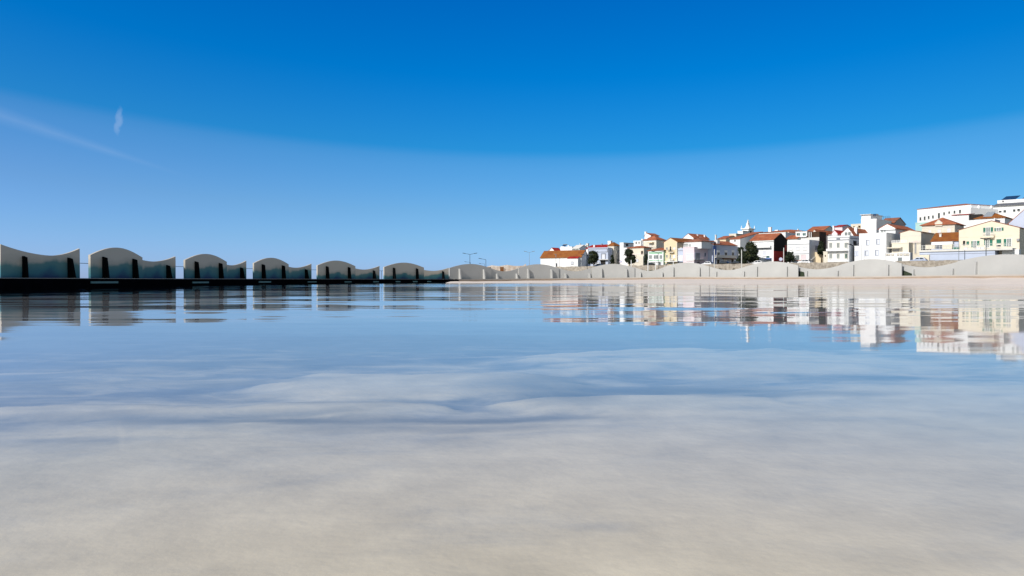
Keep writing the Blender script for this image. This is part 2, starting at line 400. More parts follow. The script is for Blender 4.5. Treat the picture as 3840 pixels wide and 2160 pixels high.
S = 6000
struct(MB().poly([(-S, -S, 0), (S, -S, 0), (S, S, 0), (-S, S, 0)]).build('water', 'water', fix=False))

def sand_bed_mat():
    m, n, N, L = nt('pale_sand_bed')
    out = N.new('ShaderNodeOutputMaterial'); b = N.new('ShaderNodeBsdfPrincipled'); L.new(b.outputs[0], out.inputs[0])
    geo = N.new('ShaderNodeNewGeometry'); sp = N.new('ShaderNodeSeparateXYZ'); L.new(geo.outputs['Position'], sp.inputs[0])
    # greyer in the deeper hollows: colour follows the depth of the bed itself
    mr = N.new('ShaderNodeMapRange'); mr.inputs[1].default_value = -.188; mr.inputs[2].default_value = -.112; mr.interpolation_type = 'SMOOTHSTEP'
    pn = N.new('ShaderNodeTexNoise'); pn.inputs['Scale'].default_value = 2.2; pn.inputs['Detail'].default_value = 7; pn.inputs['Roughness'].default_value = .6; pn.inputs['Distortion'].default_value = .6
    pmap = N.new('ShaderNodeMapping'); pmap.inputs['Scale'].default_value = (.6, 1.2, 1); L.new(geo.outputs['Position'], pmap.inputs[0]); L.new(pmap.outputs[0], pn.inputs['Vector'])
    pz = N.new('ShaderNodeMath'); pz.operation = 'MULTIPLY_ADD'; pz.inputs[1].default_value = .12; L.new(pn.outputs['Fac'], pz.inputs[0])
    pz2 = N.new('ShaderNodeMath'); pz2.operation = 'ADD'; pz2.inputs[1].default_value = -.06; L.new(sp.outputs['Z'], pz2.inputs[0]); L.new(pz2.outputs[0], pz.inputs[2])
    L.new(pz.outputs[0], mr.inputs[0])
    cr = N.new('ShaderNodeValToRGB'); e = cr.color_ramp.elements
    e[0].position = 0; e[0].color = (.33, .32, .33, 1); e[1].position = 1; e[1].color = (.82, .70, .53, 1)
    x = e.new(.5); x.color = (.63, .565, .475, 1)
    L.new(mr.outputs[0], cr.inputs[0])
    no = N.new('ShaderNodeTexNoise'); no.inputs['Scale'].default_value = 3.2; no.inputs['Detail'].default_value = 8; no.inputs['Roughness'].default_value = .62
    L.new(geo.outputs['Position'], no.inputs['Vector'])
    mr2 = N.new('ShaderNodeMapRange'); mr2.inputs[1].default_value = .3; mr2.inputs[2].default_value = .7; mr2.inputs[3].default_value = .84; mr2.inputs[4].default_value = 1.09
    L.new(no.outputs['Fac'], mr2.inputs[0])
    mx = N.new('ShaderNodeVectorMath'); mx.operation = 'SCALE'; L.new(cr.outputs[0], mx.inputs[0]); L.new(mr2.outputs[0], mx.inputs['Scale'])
    sa_ = N.new('ShaderNodeAttribute'); sa_.attribute_name = 'bar_shade'
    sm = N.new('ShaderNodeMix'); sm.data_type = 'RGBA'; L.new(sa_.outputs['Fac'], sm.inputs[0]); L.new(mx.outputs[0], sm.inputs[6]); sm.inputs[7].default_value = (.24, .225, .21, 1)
    L.new(sm.outputs[2], b.inputs['Base Color']); b.inputs['Roughness'].default_value = .9; b.inputs['Specular IOR Level'].default_value = .1
    gn = N.new('ShaderNodeTexNoise'); gn.inputs['Scale'].default_value = 22; gn.inputs['Detail'].default_value = 5; L.new(geo.outputs['Position'], gn.inputs['Vector'])
    gb = N.new('ShaderNodeBump'); gb.inputs['Strength'].default_value = .12; gb.inputs['Distance'].default_value = .02; L.new(gn.outputs['Fac'], gb.inputs['Height']); L.new(gb.outputs[0], b.inputs['Normal'])
    return m
M['bed'] = sand_bed_mat()
from mathutils import noise as mn
def bed_z(x, y):
    # a shoal of sand near the camera with low bars on its seaward side, deeper beyond
    n1 = mn.noise(Vector((x * .75 + 3.1, y * 1.05 + 1.7, 0))) + .5 * mn.noise(Vector((x * 2.0, y * 2.6, 5)))
    n2 = mn.noise(Vector((x * 1.1 + 7, y * 2.4, 2))) + .6 * mn.noise(Vector((x * 3.1, y * 5.0, 8)))
    edge = (3.55 + .55 * x if x > 0 else 3.55 + .04 * x) + .3 * n1
    edge = min(edge, 5.2 + .5 * n1)
    k = 1 / (1 + math.exp(min(50, (y - edge) * 3.4)))
    bars = 0
    for (cx, cy, rx, ry, am) in BARS:
        w = mn.noise(Vector((x * 1.3 + cx, y * 1.8, 9))) * .35 + .18 * mn.noise(Vector((x * 4 + cx, y * 6, 4)))
        d = ((x - cx) / rx) ** 2 + ((y - cy) / ry) ** 2 + w * 1.6
        # steep on the seaward side, sloping gently towards the viewer
        e_ = max(0, min(1, (1.25 - d) * (1.7 if y > cy else .9)))
        bars = max(bars, am * e_ * e_ * (3 - 2 * e_))
    f = max(k, bars) + .05 * n2 * (1 if y < 9 else max(0, 1 - (y - 9) / 4))
    deep = -.165 - .28 * min(1, max(0, y - 6) / 30)
    return deep + (-.115 - deep) * f
BARS = [(-.58, 4.95, 1.15, .70, .72), (1.85, 6.5, 1.75, 1.25, .6), (-2.2, 3.95, .72, .2, .72), (-.95, 4.0, .62, .3, .75), (.85, 4.1, .95, .4, .85), (4.2, 6.6, 2.2, 1.0, .45)]
mb = MB(); xs = []; ys = []
y = -2.0
while y < 130: ys.append(y); y += .035 + max(0, y - 1) * .010
nx = 190
for yy in ys:
    half = max(3.0, yy * .85 + 2.5)
    for i in range(nx + 1):
        x = -half + 2 * half * i / nx
        mb.v.append((x, yy, bed_z(x, yy)))
for j in range(len(ys) - 1):
    for i in range(nx):
        a = j * (nx + 1) + i; mb.f.append((a, a + 1, a + nx + 2, a + nx + 1))
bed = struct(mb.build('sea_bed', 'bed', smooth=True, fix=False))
# dark streaks along the bars, their shaded side painted into the bed colour
BAR_SHADE = []
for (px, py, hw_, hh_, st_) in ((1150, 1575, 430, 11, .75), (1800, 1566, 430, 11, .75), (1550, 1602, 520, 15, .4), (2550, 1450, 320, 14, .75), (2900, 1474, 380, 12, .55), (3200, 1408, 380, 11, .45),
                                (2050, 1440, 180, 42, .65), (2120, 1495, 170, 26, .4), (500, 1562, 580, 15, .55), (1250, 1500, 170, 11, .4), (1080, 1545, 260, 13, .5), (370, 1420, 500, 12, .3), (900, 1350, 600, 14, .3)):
    k_ = CAMZ * F * 1.22; D_ = k_ / (py - 1045); BAR_SHADE.append(((px - 1920) / F * D_, D_, hw_ / F * D_, (k_ / (py - hh_ - 1045) - k_ / (py + hh_ - 1045)) / 2, st_))
att = bed.data.attributes.new('bar_shade', 'FLOAT', 'POINT')
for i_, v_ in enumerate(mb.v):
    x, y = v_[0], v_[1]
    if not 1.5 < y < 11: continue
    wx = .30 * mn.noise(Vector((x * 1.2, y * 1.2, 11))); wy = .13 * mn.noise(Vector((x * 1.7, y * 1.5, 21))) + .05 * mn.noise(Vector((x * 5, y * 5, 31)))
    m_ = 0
    for (cx, cy, rx, ry, st_) in BAR_SHADE:
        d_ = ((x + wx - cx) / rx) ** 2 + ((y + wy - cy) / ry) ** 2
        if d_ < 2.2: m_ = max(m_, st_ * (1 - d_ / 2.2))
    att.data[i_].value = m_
struct(MB().poly([(-S, -S, -1.5), (S, -S, -1.5), (S, S, -1.5), (-S, S, -1.5)]).build('deep_sea_floor', mat('deep_blue_sea_floor', (.01, .04, .09), .9, .1, .01), fix=False))

M['beach'] = mat('dry_pink_sand', (.86, .74, .64), .95, .06, .5, bump=.15)
WD = [(1660, 95), (1692, 93), (2000, 90), (2500, 84), (3000, 77), (3400, 72), (3840, 67), (4500, 57)]
mb = MB(); bc = list(range(1670, 4501, 12)); rows = 26
for px in bc:
    D0 = interp(WD, px) + .6 * mn.noise(Vector((px * .01, 0, 3))); P1 = off(px, -1.1); u = U(px); u1 = P1.x / P1.y
    for j in range(rows + 1):
        t = j / rows
        if t < .2:
            D = D0 - 9 * (1 - t / .2); z = -.7 + .7 * (t / .2) - .01; X = u * D; Y = D
        else:
            s = (t - .2) / .8; a = Vector((u * D0, D0)); p = a.lerp(P1, s); X, Y = p.x, p.y
            ztop = baseZ(px) - .34 + .07 * mn.noise(Vector((px * .012, 1, 0)))
            z = ztop * (s ** .8) + .03 * mn.noise(Vector((X * .5, Y * .5, 0))) * min(1, s * 6)
        mb.v.append((X, Y, z))
for i in range(len(bc) - 1):
    for j in range(rows):
        a = i * (rows + 1) + j; mb.f.append((a, a + rows + 1, a + rows + 2, a + 1))
struct(mb.build('beach', 'beach', smooth=True, fix=False))

# ------------------------------------------------------------------ land behind the wall
def sst(a, b, x):
    t = min(1, max(0, (x - a) / (b - a))); return t * t * (3 - 2 * t)
STREET = 4.25
def hill(X, Y):
    q = (X + Y) * .7071; t = (X - Y) * .7071
    z = .75 + (STREET - .75) * sst(192, 199, q)
    m = .07 + .09 * sst(-170, -60, t)
    z += m * max(0, q - 232)
    left = sst(-225, -196, t)       # the street ends on the left
    z = 1.2 + (z - 1.2) * left if q > 190 else z
    return min(z, 12)
mb = MB(); lc = list(range(1660, 4701, 24)); rows = 70
for px in lc:
    P0 = off(px, 2.9); u = P0.x / P0.y
    for j in range(rows + 1):
        D = P0.y + (560 - P0.y) * (j / rows) ** 1.3
        X, Y = u * D, D
        z = hill(X, Y) if j else baseZ(px) - .02
        if D > 480: z -= (D - 480) * .2
        mb.v.append((X, Y, min(z, z if D > 150 else max(baseZ(px) - .02, z))))
for i in range(len(lc) - 1):
    for j in range(rows):
        a = i * (rows + 1) + j; mb.f.append((a, a + rows + 1, a + rows + 2, a + 1))
struct(mb.build('hillside', 'earth', smooth=True, fix=False))
# road along the house fronts and stone retaining wall before it
def line(px, q): D = Dq(px, q); return Vector((U(px) * D, D))
def qstrip(cols, q0, q1, z0, z1, jitter=0):
    mb = MB(); n = len(cols)
    for px in cols:
        a = line(px, q0); d = (q1 - q0) * .7071; b = a + Vector((d, d)); zt = z1 + (jitter * mn.noise(Vector((px * .05, 0, 0))) if jitter else 0)
        mb.v += [(a.x, a.y, z0), (a.x, a.y, zt), (b.x, b.y, zt), (b.x, b.y, z0)]
    for i in range(n - 1):
        for k in range(4):
            k2 = (k + 1) % 4; mb.f.append((4*i+k, 4*i+k2, 4*i+4+k2, 4*i+4+k))
    mb.f.append((0, 1, 2, 3)); mb.f.append(tuple(4*(n-1)+k for k in (3, 2, 1, 0)))
    return mb
struct(qstrip(list(range(2080, 4200, 20)), 198, 214, 3.6, STREET + .06).build('road', 'asphalt'))
tag(qstrip(list(range(2085, 4200, 10)), 196.6, 197.6, .3, STREET + .55, .25).build('stone_retaining_wall', 'stone'),
    'long rubble stone retaining wall between the wave wall and the street of houses', 'stone wall')

# ------------------------------------------------------------------ houses
class House:
    def __init__(s, label, x0, x1, yt, q=None, x2=None, depth=None, th=45, m='white', roof='flat', yr=None, rh=None, rm='tile', oh=.35,
                 D=None, name='house', cat='house', zb=None, peak=.5, side=None, group='houses on the hillside'):
        D0 = D or Dq(x0, q); t = R(th); s.a = Vector((math.cos(t), -math.sin(t))); s.b = Vector((math.sin(t), math.cos(t)))
        P0 = at(x0, yt, D0); s.P0 = Vector((P0.x, P0.y)); u0, u1 = U(x0), U(x1)
        s.w = (u1 * P0.y - P0.x) / (s.a.x - u1 * s.a.y)
        P1 = s.P0 + s.a * s.w
        if depth is None:
            u2 = U(x2); depth = (u2 * P1.y - P1.x) / (s.b.x - u2 * s.b.y)
        s.d = max(1.2, min(depth, 40))
        cs = [s.P0, P1, s.P0 + s.b * s.d, P1 + s.b * s.d]
        s.zb = zb if zb is not None else min(min(hill(c.x, c.y) for c in cs) - .5, P0.z - 3)
        s.H = P0.z - s.zb; s.D0 = D0
        s.root = thing(name, label, cat, (P0.x, P0.y, s.zb), -t, group)
        if yr is not None:
            vm = s.d * .5 if roof in ('gable_x', 'hip') else (0 if roof == 'gable_y' else s.d)
            um = s.w * .5
            Q = s.P0 + s.a * um + s.b * vm
            xr = (1920 + F * Q.x / Q.y)
            rh = max(.4, at(xr, yr, Q.y).z - P0.z)
        s.rh = rh or 0; s.m = m
        s.block('wall', 0, s.w, 0, s.d, 0, s.H, m, roof, s.rh, rm, oh, peak)
        if side:
            prof = s.sideprof
            MB().prism([(v, z) for v, z in prof], s.w + .004, s.w + .05, axis='x').build('side_shade_sheet', side, s.root)  # thin sheet that paints the shadow on the side wall
    def block(s, name, u0, u1, v0, v1, z0, z1, m, roof='flat', rh=0, rm='tile', oh=.35, peak=.5):
        mb = MB(); um = u0 + (u1 - u0) * peak; vm = (v0 + v1) / 2
        s.sideprof = [(v0, z0), (v1, z0), (v1, z1), (v0, z1)]
        if roof == 'gable_x':
            mb.prism([(v0, z0), (v1, z0), (v1, z1), (vm, z1 + rh), (v0, z1)], u0, u1, axis='x')
            s.sideprof = [(v0, z0), (v1, z0), (v1, z1), (vm, z1 + rh - .03), (v0, z1)]
        elif roof == 'gable_y': mb.prism([(u0, z0), (u1, z0), (u1, z1), (um, z1 + rh), (u0, z1)], v0, v1)
        elif roof == 'shed':
            mb.prism([(v0, z0), (v1, z0), (v1, z1 + rh), (v0, z1)], u0, u1, axis='x')
        else: mb.box(u0, u1, v0, v1, z0, z1)
        w = mb.build(name, m, s.root); e = .03; r = MB(); t = .16
        if roof == 'gable_x':
            k = rh / (vm - v0); zl = z1 - oh * k + t + e
            r.slab([(u0-oh*.5, v0-oh, zl), (u1+oh*.5, v0-oh, zl), (u1+oh*.5, vm, z1+rh+t+e), (u0-oh*.5, vm, z1+rh+t+e)], t)
            r.slab([(u1+oh*.5, v1+oh, zl), (u0-oh*.5, v1+oh, zl), (u0-oh*.5, vm, z1+rh+t+e), (u1+oh*.5, vm, z1+rh+t+e)], t)
        elif roof == 'gable_y':
            k0 = rh / (um - u0); k1 = rh / (u1 - um); vv = v0 - .06
            r.slab([(u0-oh, v1+oh, z1-oh*k0+t+e), (u0-oh, vv, z1-oh*k0+t+e), (um, vv, z1+rh+t+e), (um, v1+oh, z1+rh+t+e)], t)
            r.slab([(u1+oh, vv, z1-oh*k1+t+e), (u1+oh, v1+oh, z1-oh*k1+t+e), (um, v1+oh, z1+rh+t+e), (um, vv, z1+rh+t+e)], t)
        elif roof == 'shed':
            k = rh / (v1 - v0)
            r.slab([(u0-oh*.5, v0-oh, z1-oh*k+t+e), (u1+oh*.5, v0-oh, z1-oh*k+t+e), (u1+oh*.5, v1+oh, z1+rh+oh*k+t+e), (u0-oh*.5, v1+oh, z1+rh+oh*k+t+e)], t)
        elif roof == 'hip':
            a, b, c, d_ = u0-oh, u1+oh, v0-oh, v1+oh; z = z1 + e; zt = z1 + rh
            ins = min(b - a, d_ - c) / 2
            if (b - a) >= (d_ - c): p, q2 = (a + ins, (c+d_)/2, zt), (b - ins, (c+d_)/2, zt)
            else: p, q2 = ((a+b)/2, c + ins, zt), ((a+b)/2, d_ - ins, zt)
            r.box(a, b, c, d_, z, z + .12); i = len(r.v); z += .12
            r.v += [(a, c, z), (b, c, z), (b, d_, z), (a, d_, z), p, q2]
            if (b - a) >= (d_ - c): fs = [(0, 1, 5, 4), (1, 2, 5), (2, 3, 4, 5), (3, 0, 4)]
            else: fs = [(0, 1, 4), (1, 2, 5, 4), (2, 3, 5), (3, 0, 4, 5)]
            r.f += [tuple(i + k for k in f) for f in fs]
        elif roof == 'flat':
            # parapet coping and recessed deck
            h = .22
            for (x0, x1, y0, y1) in ((u0-.05, u1+.05, v0-.05, v0+.2), (u0-.05, u1+.05, v1-.2, v1+.05), (u0-.05, u0+.2, v0+.2, v1-.2), (u1-.2, u1+.05, v0+.2, v1-.2)):
                r.box(x0, x1, y0, y1, z1 + .004, z1 + h)
            r.build('parapet', m, s.root); return w
        if r.v:
            ro = r.build('roof', rm, s.root, fix=(roof != 'hip')); s.roof = ro
        return w
    # picture position -> local coordinates on the front plane (v = off) or on the right side plane (u = w + off)
    def fr(s, px, py, v=0.):
        d = ray(px, py); o = s.P0 + s.b * v; nb = s.b
        k = (o.dot(nb)) / (d.x * nb.x + d.y * nb.y); P = CAM + d * k
        r = Vector((P.x, P.y)) - s.P0; return r.dot(s.a), P.z - s.zb
    def sd(s, px, py, off=0.):
        d = ray(px, py); o = s.P0 + s.a * (s.w + off); na = s.a
        k = (o.dot(na)) / (d.x * na.x + d.y * na.y); P = CAM + d * k
        r = Vector((P.x, P.y)) - s.P0; return r.dot(s.b), P.z - s.zb
    def rect(s, x0, x1, y0, y1, v=0., f='f'):
        g = s.fr if f == 'f' else s.sd; xm, ym = (x0 + x1) / 2, (y0 + y1) / 2
        a = g(x0, ym, v)[0]; b = g(x1, ym, v)[0]; t = g(xm, y0, v)[1]; c = g(xm, y1, v)[1]
        return min(a, b), max(a, b), c, t
    def win(s, x0, x1, y0, y1, pane='glass', frame='ltmetal', v=0., f='f', fw_=.10, kind='window', bars=1, clamp=True):
        a, b, z0, z1 = s.rect(x0, x1, y0, y1, v, f)
        if clamp and v == 0:
            lim = s.w if f == 'f' else s.d
            a = max(a, .12); b = min(b, lim - .12)
            if b - a < .25: return None
        fb, pb = MB(), MB()
        def bx(mb, p, q, y0, y1, z0, z1):
            if f == 'f': mb.box(p, q, v - y1, v - y0, z0, z1)
            else: mb.box(s.w + v + y0, s.w + v + y1, p, q, z0, z1)
        bx(fb, a - fw_, a, .003, .09, z0 - fw_, z1 + fw_); bx(fb, b, b + fw_, .003, .09, z0 - fw_, z1 + fw_)
        bx(fb, a, b, .003, .09, z1, z1 + fw_); bx(fb, a - .0, b + .0, .003, .16, z0 - fw_, z0)
        for k in range(bars):
            c = a + (b - a) * (k + 1) / (bars + 1); bx(fb, c - .03, c + .03, .003, .07, z0, z1)
        w = fb.build(kind, frame, s.root); bx(pb, a, b, .003, .03, z0, z1)
        pb.build('pane', pane, w); return w
    def box(s, name, x0, x1, y0, y1, v0, v1, m, f='f', parent=None):
        if f == 'f':
            a, b, z0, z1 = s.rect(x0, x1, y0, y1, v0); mb = MB().box(a, b, v0, v1, z0, z1)
        else:
            a, b, z0, z1 = s.rect(x0, x1, y0, y1, v1, 's'); mb = MB().box(s.w + v0, s.w + v1, a, b, z0, z1)
        return mb.build(name, m, parent or s.root)
    def chimney(s, x0, x1, y0, y1, v=None, m='white', cap=True):
        v = s.d * .45 if v is None else v
        a, b, z0, z1 = s.rect(x0, x1, y0, y1, v); w = b - a; z0 -= 1.2
        mb = MB().box(a, b, v, v + max(.5, w * .8), z0, z1)
        if cap: mb.box(a - .08, b + .08, v - .08, v + max(.5, w * .8) + .08, z1 + .002, z1 + .14)
        return mb.build('chimney', m, s.root)
    def rail(s, x0, x1, y0, y1, v, m='ltmetal', n=3, posts=8, r=.03, name='railing'):
        a, b, z0, z1 = s.rect(x0, x1, y0, y1, v); mb = MB()
        for k in range(n):
            z = z0 + (z1 - z0) * (k + 1) / n; mb.tube((a, v, z), (b, v, z), r, n=5)
        for k in range(posts + 1):
            x = a + (b - a) * k / posts; mb.tube((x, v, z0), (x, v, z1), r, n=5)
        return mb.build(name, m, s.root)
    def line(s, x0, x1, y0, y1, m='grey_trim', f='f', name='trim_band', t=.06):
        a, b, z0, z1 = s.rect(x0, x1, y0, y1, 0, f)
        lim = s.w if f == 'f' else s.d
        a = max(a, 0.004); b = min(b, lim - .004)
        mb = MB().box(a, b, -t, -.003, z0, z1) if f == 'f' else MB().box(s.w + .003, s.w + t, a, b, z0, z1)
        return mb.build(name, m, s.root)
H = House
# ---- left end: long white house
h = H('long white house with an ochre tiled roof and a lean-to', 2027, 2180, 966, q=203, x2=2207, th=30, roof='gable_x', yr=941, rm='ochre')
_a, _b, _z0, _z1 = h.rect(2128, 2167, 969, 1006, -1.8); h.block('lean_to', _a, _b, -1.8, -.004, _z0 - 1, _z1, 'white', 'shed', .55, 'redtile', .2)
h.win(2142, 2150, 982, 991, 'blind', 'grey_trim', v=-1.8)
h.win(2085, 2089, 988, 1003, 'dark', 'grey_trim', kind='door', bars=0)
h.line(2098, 2099, 963, 1004, 'grey_trim', name='downpipe'); h.line(2084, 2085, 955, 1004, 'grey_trim', name='downpipe')
h.win(2172, 2176, 981, 1003, 'dark', 'grey_trim', f='s', kind='door', bars=0)
# pale ornate house behind the first tree
h = H('pale blue-white house with grey framed parapet panels behind the first round tree', 2205, 2280, 931, q=212, depth=8, th=24, m='bluegrey', zb=3.5)
h.line(2206, 2280, 932, 934.5, 'grey_trim'); h.line(2206, 2280, 944, 946.5, 'grey_trim'); h.line(2206, 2208.5, 934.5, 944, 'grey_trim'); h.line(2276, 2279, 934.5, 944, 'grey_trim')
h.win(2257, 2269, 953, 971, 'blind', 'grey_trim', fw_=.3, bars=0); h.win(2222, 2234, 953, 971, 'blind', 'grey_trim', fw_=.3, bars=0)
h.box('balcony', 2245, 2280, 972, 974.5, -1.0, -.004, 'offwhite'); h.line(2206, 2280, 974, 976, 'grey_trim')
h.win(2253, 2270, 977, 995, 'dark', 'grey_trim', kind='garage_door', bars=0); h.win(2232, 2247, 983, 998, 'blind', 'grey_trim', kind='door', bars=0)
# roofs behind the long house
h = H('little white gabled house with a red roof peeping over the long house', 2060, 2078, 940, q=232, x2=2102, roof='gable_y', yr=930, rm='redtile', m='white')
h.win(2065, 2071, 941, 945, 'blind', 'ltmetal')
h.chimney(2056, 2060, 938, 944, v=0, m='grey')
h = H('flat white house with a blue solar water heater on its roof terrace', 2101, 2145, 928, q=236, depth=8)
h.chimney(2129, 2133, 921, 929, v=1.0); h.box('roof_cabin', 2103, 2114, 924, 929, .5, 3, 'white')
_a, _b, _z0, _z1 = h.rect(2107, 2121, 917, 926, 2.0); sh = MB().slab([(_a, 1.2, _z0), (_b, 1.2, _z0), (_b, 3, _z1), (_a, 3, _z1)], .1).build('solar_panel', 'solar', h.root); MB().tube((_a, 3, _z1), (_b, 3, _z1), .22, n=10).build('tank', 'metal', sh)
h = H('white house with a sloping gable top and a glazed veranda behind the long house', 2147, 2173, 932, q=230, x2=2205, m='white', roof='gable_x', yr=920, rm='offwhite')
h.win(2148, 2158, 933, 939, 'glassgrey', 'ltmetal', bars=2); h.win(2160, 2170, 933, 939, 'glassgrey', 'ltmetal', bars=2)
h = H('grey-white flat roofed block with stepped chimneys left of the bright red roof', 2173, 2199, 921, q=240, x2=2206, m='offwhite'); h.chimney(2198, 2205, 914, 922, v=.6, m='offwhite'); h.chimney(2174, 2176, 914.5, 922, v=2, m='offwhite')
h = H('house with a bright red tiled roof and white chimney behind the pale parapet', 2198, 2276, 932, q=228, depth=8, roof='gable_x', yr=919, rm='redtile'); h.chimney(2225, 2230, 919.5, 931, v=.8); h.chimney(2255, 2256.5, 915, 922, v=3, m='grey')
# cream house with hipped roof
h = H('cream house with an ochre hipped roof and tall white chimney between the two street trees', 2279, 2302, 923, q=220, x2=2324, m='pale_cream', roof='hip', yr=908, rm='ochre')
h.chimney(2279, 2290, 904.5, 921, v=1.5); h.win(2313, 2317, 942, 948, 'dark', 'ltmetal', f='s', bars=1); h.win(2314, 2319, 971, 979, 'dark', 'ltmetal', f='s'); h.line(2303, 2323, 925, 926.5, 'offwhite', f='s')
# white flat house
h = H('tall narrow white flat house beside the cream house with the ochre hipped roof', 2324, 2338, 912, q=222, x2=2376); h.win(2346, 2355, 915.5, 922, 'dark', 'grey_trim', f='s', bars=0); h.line(2339, 2376, 911.5, 913, 'black', f='s')
h.box('wing', 2325, 2354, 929, 1000, -4, -.004, 'white')
h = H('cream house with a small terracotta roof behind the second round tree', 2354, 2414, 931, q=212, x2=2443, m='pale_cream', roof='hip', yr=922)
h.win(2405, 2411, 942, 953, 'glass', 'rust', bars=0, kind='door'); h.rail(2394, 2412, 954, 960, -1.6, 'ltmetal', 2, 6)
h.box('terrace_storey', 2381, 2412, 961, 1002, -2, -.004, 'pale_cream'); h.line(2355, 2413, 953, 954.5, 'pink')
h.win(2386, 2394, 972, 982, 'blind', 'ltmetal', v=-2); h.box('side_hedge_wall', 2416, 2430, 962, 1000, .01, .4, 'green', f='s')
h = H('small white rooftop house with two dark windows left of the tall cream house', 2375, 2403, 905, q=236, x2=2415, m='white'); h.win(2384, 2388, 907, 914, 'dark', 'ltmetal', bars=0); h.win(2395, 2398.5, 907, 913, 'dark', 'ltmetal', bars=0); h.chimney(2405, 2410, 897, 905, v=1)
h = H('tall cream house with a terracotta hipped roof and small awning above the green house', 2413, 2461, 902, q=224, x2=2495, m='pale_cream', roof='hip', yr=883)
h.box('awning', 2428, 2446, 908, 911, -1.2, -.004, 'yellow'); h.win(2435, 2443, 912, 929, 'offwhite', 'ltmetal', kind='door', bars=0); h.rail(2414, 2460, 922, 931, -.9, 'ltmetal', 2, 6); h.chimney(2421, 2428, 893, 902, v=.4); h.line(2414, 2461, 904, 905.5, 'white')
h = H('white gable wall with chimney and red roof rising behind the tall cream house', 2417, 2440, 884, q=238, x2=2470, m='white', roof='gable_y', yr=875, peak=.3); h.chimney(2417, 2423, 870, 884, v=.2)
# green house
h = H('green house with white window surrounds and a small terracotta roof', 2431, 2488, 941, q=205, depth=8, m='green', roof='hip', yr=929)
for (a, b) in ((2435, 2445), (2452, 2468), (2474, 2484)): h.win(a, b, 957, 971, 'glassgrey', 'white', fw_=.35, bars=1)
h.line(2431, 2488, 941.5, 944, 'white'); h.line(2431, 2488, 979, 981, 'white'); h.line(2431, 2434, 944, 1000, 'white'); h.line(2485, 2488, 944, 1000, 'white')
h.win(2438, 2448, 984, 997, 'glassteal', 'white', kind='door', bars=0); h.win(2452, 2460, 983, 997, 'glassteal', 'white', kind='door', bars=0); h.win(2474, 2484, 984, 998, 'blind', 'white', kind='door')
h.box('porch_wall', 2433, 2470, 981, 983.5, -1.2, -.004, 'white'); h.box('porch_wall', 2455, 2470, 985, 1000, -1.2, -1.0, 'white')
# yellow gabled house
h = H('yellow gabled house with balcony plants, tallest front in the middle of the row', 2490, 2539, 909, q=206, depth=13, m='yellow', roof='gable_y', yr=893, rm='ochre')
for (a, b, c, d) in ((2498, 2504, 928, 936), (2498, 2504, 956, 965)): h.win(a, b, c, d, 'glassgrey', 'pale_cream')
for (a, b, c, d) in ((2526, 2532, 929, 935), (2526, 2532, 957, 967)): h.win(a, b, c, d, 'blind', 'white')
h.win(2512, 2517, 924, 941, 'dark', 'pale_cream', kind='door', bars=0); h.win(2512, 2517, 956, 974, 'glassgrey', 'pale_cream', kind='door', bars=0)
h.box('balcony', 2506, 2524, 945, 947.5, -.9, -.004, 'pale_cream'); h.rail(2506, 2524, 937, 945, -.85, 'dmetal', 2, 8); h.box('balcony', 2506, 2524, 974, 976, -.9, -.004, 'white'); h.rail(2506, 2524, 967, 974, -.85, 'ltmetal', 2, 8)
h.box('front_porch', 2492, 2540, 979, 981.5, -1.3, -.004, 'white'); h.win(2496, 2503, 988, 1000, 'brown', 'white', kind='door'); h.win(2506, 2524, 984, 988, 'glassgrey', 'white', bars=2); h.line(2537.5, 2539, 911, 980, 'offwhite', name='downpipe')
pl = MB()
for i in range(60):
    p = Vector((random.uniform(-.5, .5), random.uniform(-.2, .2), random.uniform(-.5, .45))); r_ = .12
    pl.poly([p + Vector((random.uniform(-r_, r_), random.uniform(-r_, r_), random.uniform(-r_, r_))) for _ in range(3)])
_x, _z = h.fr(2517, 940); o = pl.build('balcony_plants', 'leaf', h.root, fix=False); o.location = (_x, -.7, _z)
h = H('narrow white house squeezed between the yellow gabled house and the pink house', 2540, 2562, 934, q=206.5, depth=6, m='bluegrey'); h.line(2541, 2561, 939, 941, 'grey_trim'); h.win(2546, 2560, 958, 977, 'blind', 'white', bars=1); h.box('awning', 2541, 2563, 981, 983.5, -.8, -.004, 'grey_trim'); h.box('roof_dome', 2548, 2558, 929, 934, 1, 3, 'white')
# pink house
h = H('pale pink house with a wide white window and a shaded mauve side wall', 2562, 2603, 929, q=204, x2=2668, m='pink')
_a, _, _c, _d = h.rect(2566, 2622, 907, 929, 2.0); h.block('upper_storey', _a, h.w + 1.4, 2.0, h.d - .2, h.H - .3, _d, 'white', 'hip', 1.3, 'browntile', .4)
h.win(2574, 2601, 952, 975, 'blind', 'white', bars=0); h.box('sill_ledge', 2573, 2603, 977, 979, -.2, -.004, 'white'); h.win(2575, 2602, 984, 996, 'blind', 'white', bars=0, kind='garage_door')
h.win(2566, 2580, 913, 926, 'glassgrey', 'white', v=2.0, bars=2, clamp=False); h.win(2582, 2592, 916, 929, 'glassgrey', 'white', v=2.0, bars=1, clamp=False); h.rail(2563, 2602, 921, 929, .15, 'white', 2, 6)
for (a, b, c, d) in ((2659, 2664, 916, 925), (2659, 2664, 945, 954), (2642, 2645.5, 949, 961)): h.win(a, b, c, d, 'dark', 'bluegrey', f='s', bars=0)
h.win(2606, 2624, 949, 972, 'grey', 'bluegrey', f='s', kind='garage_door', bars=0); h.box('side_terrace', 2605, 2648, 972, 975, .004, .8, 'offwhite', f='s'); h.win(2614, 2624, 981.5, 985.5, 'dark', 'pink', f='s', bars=0)
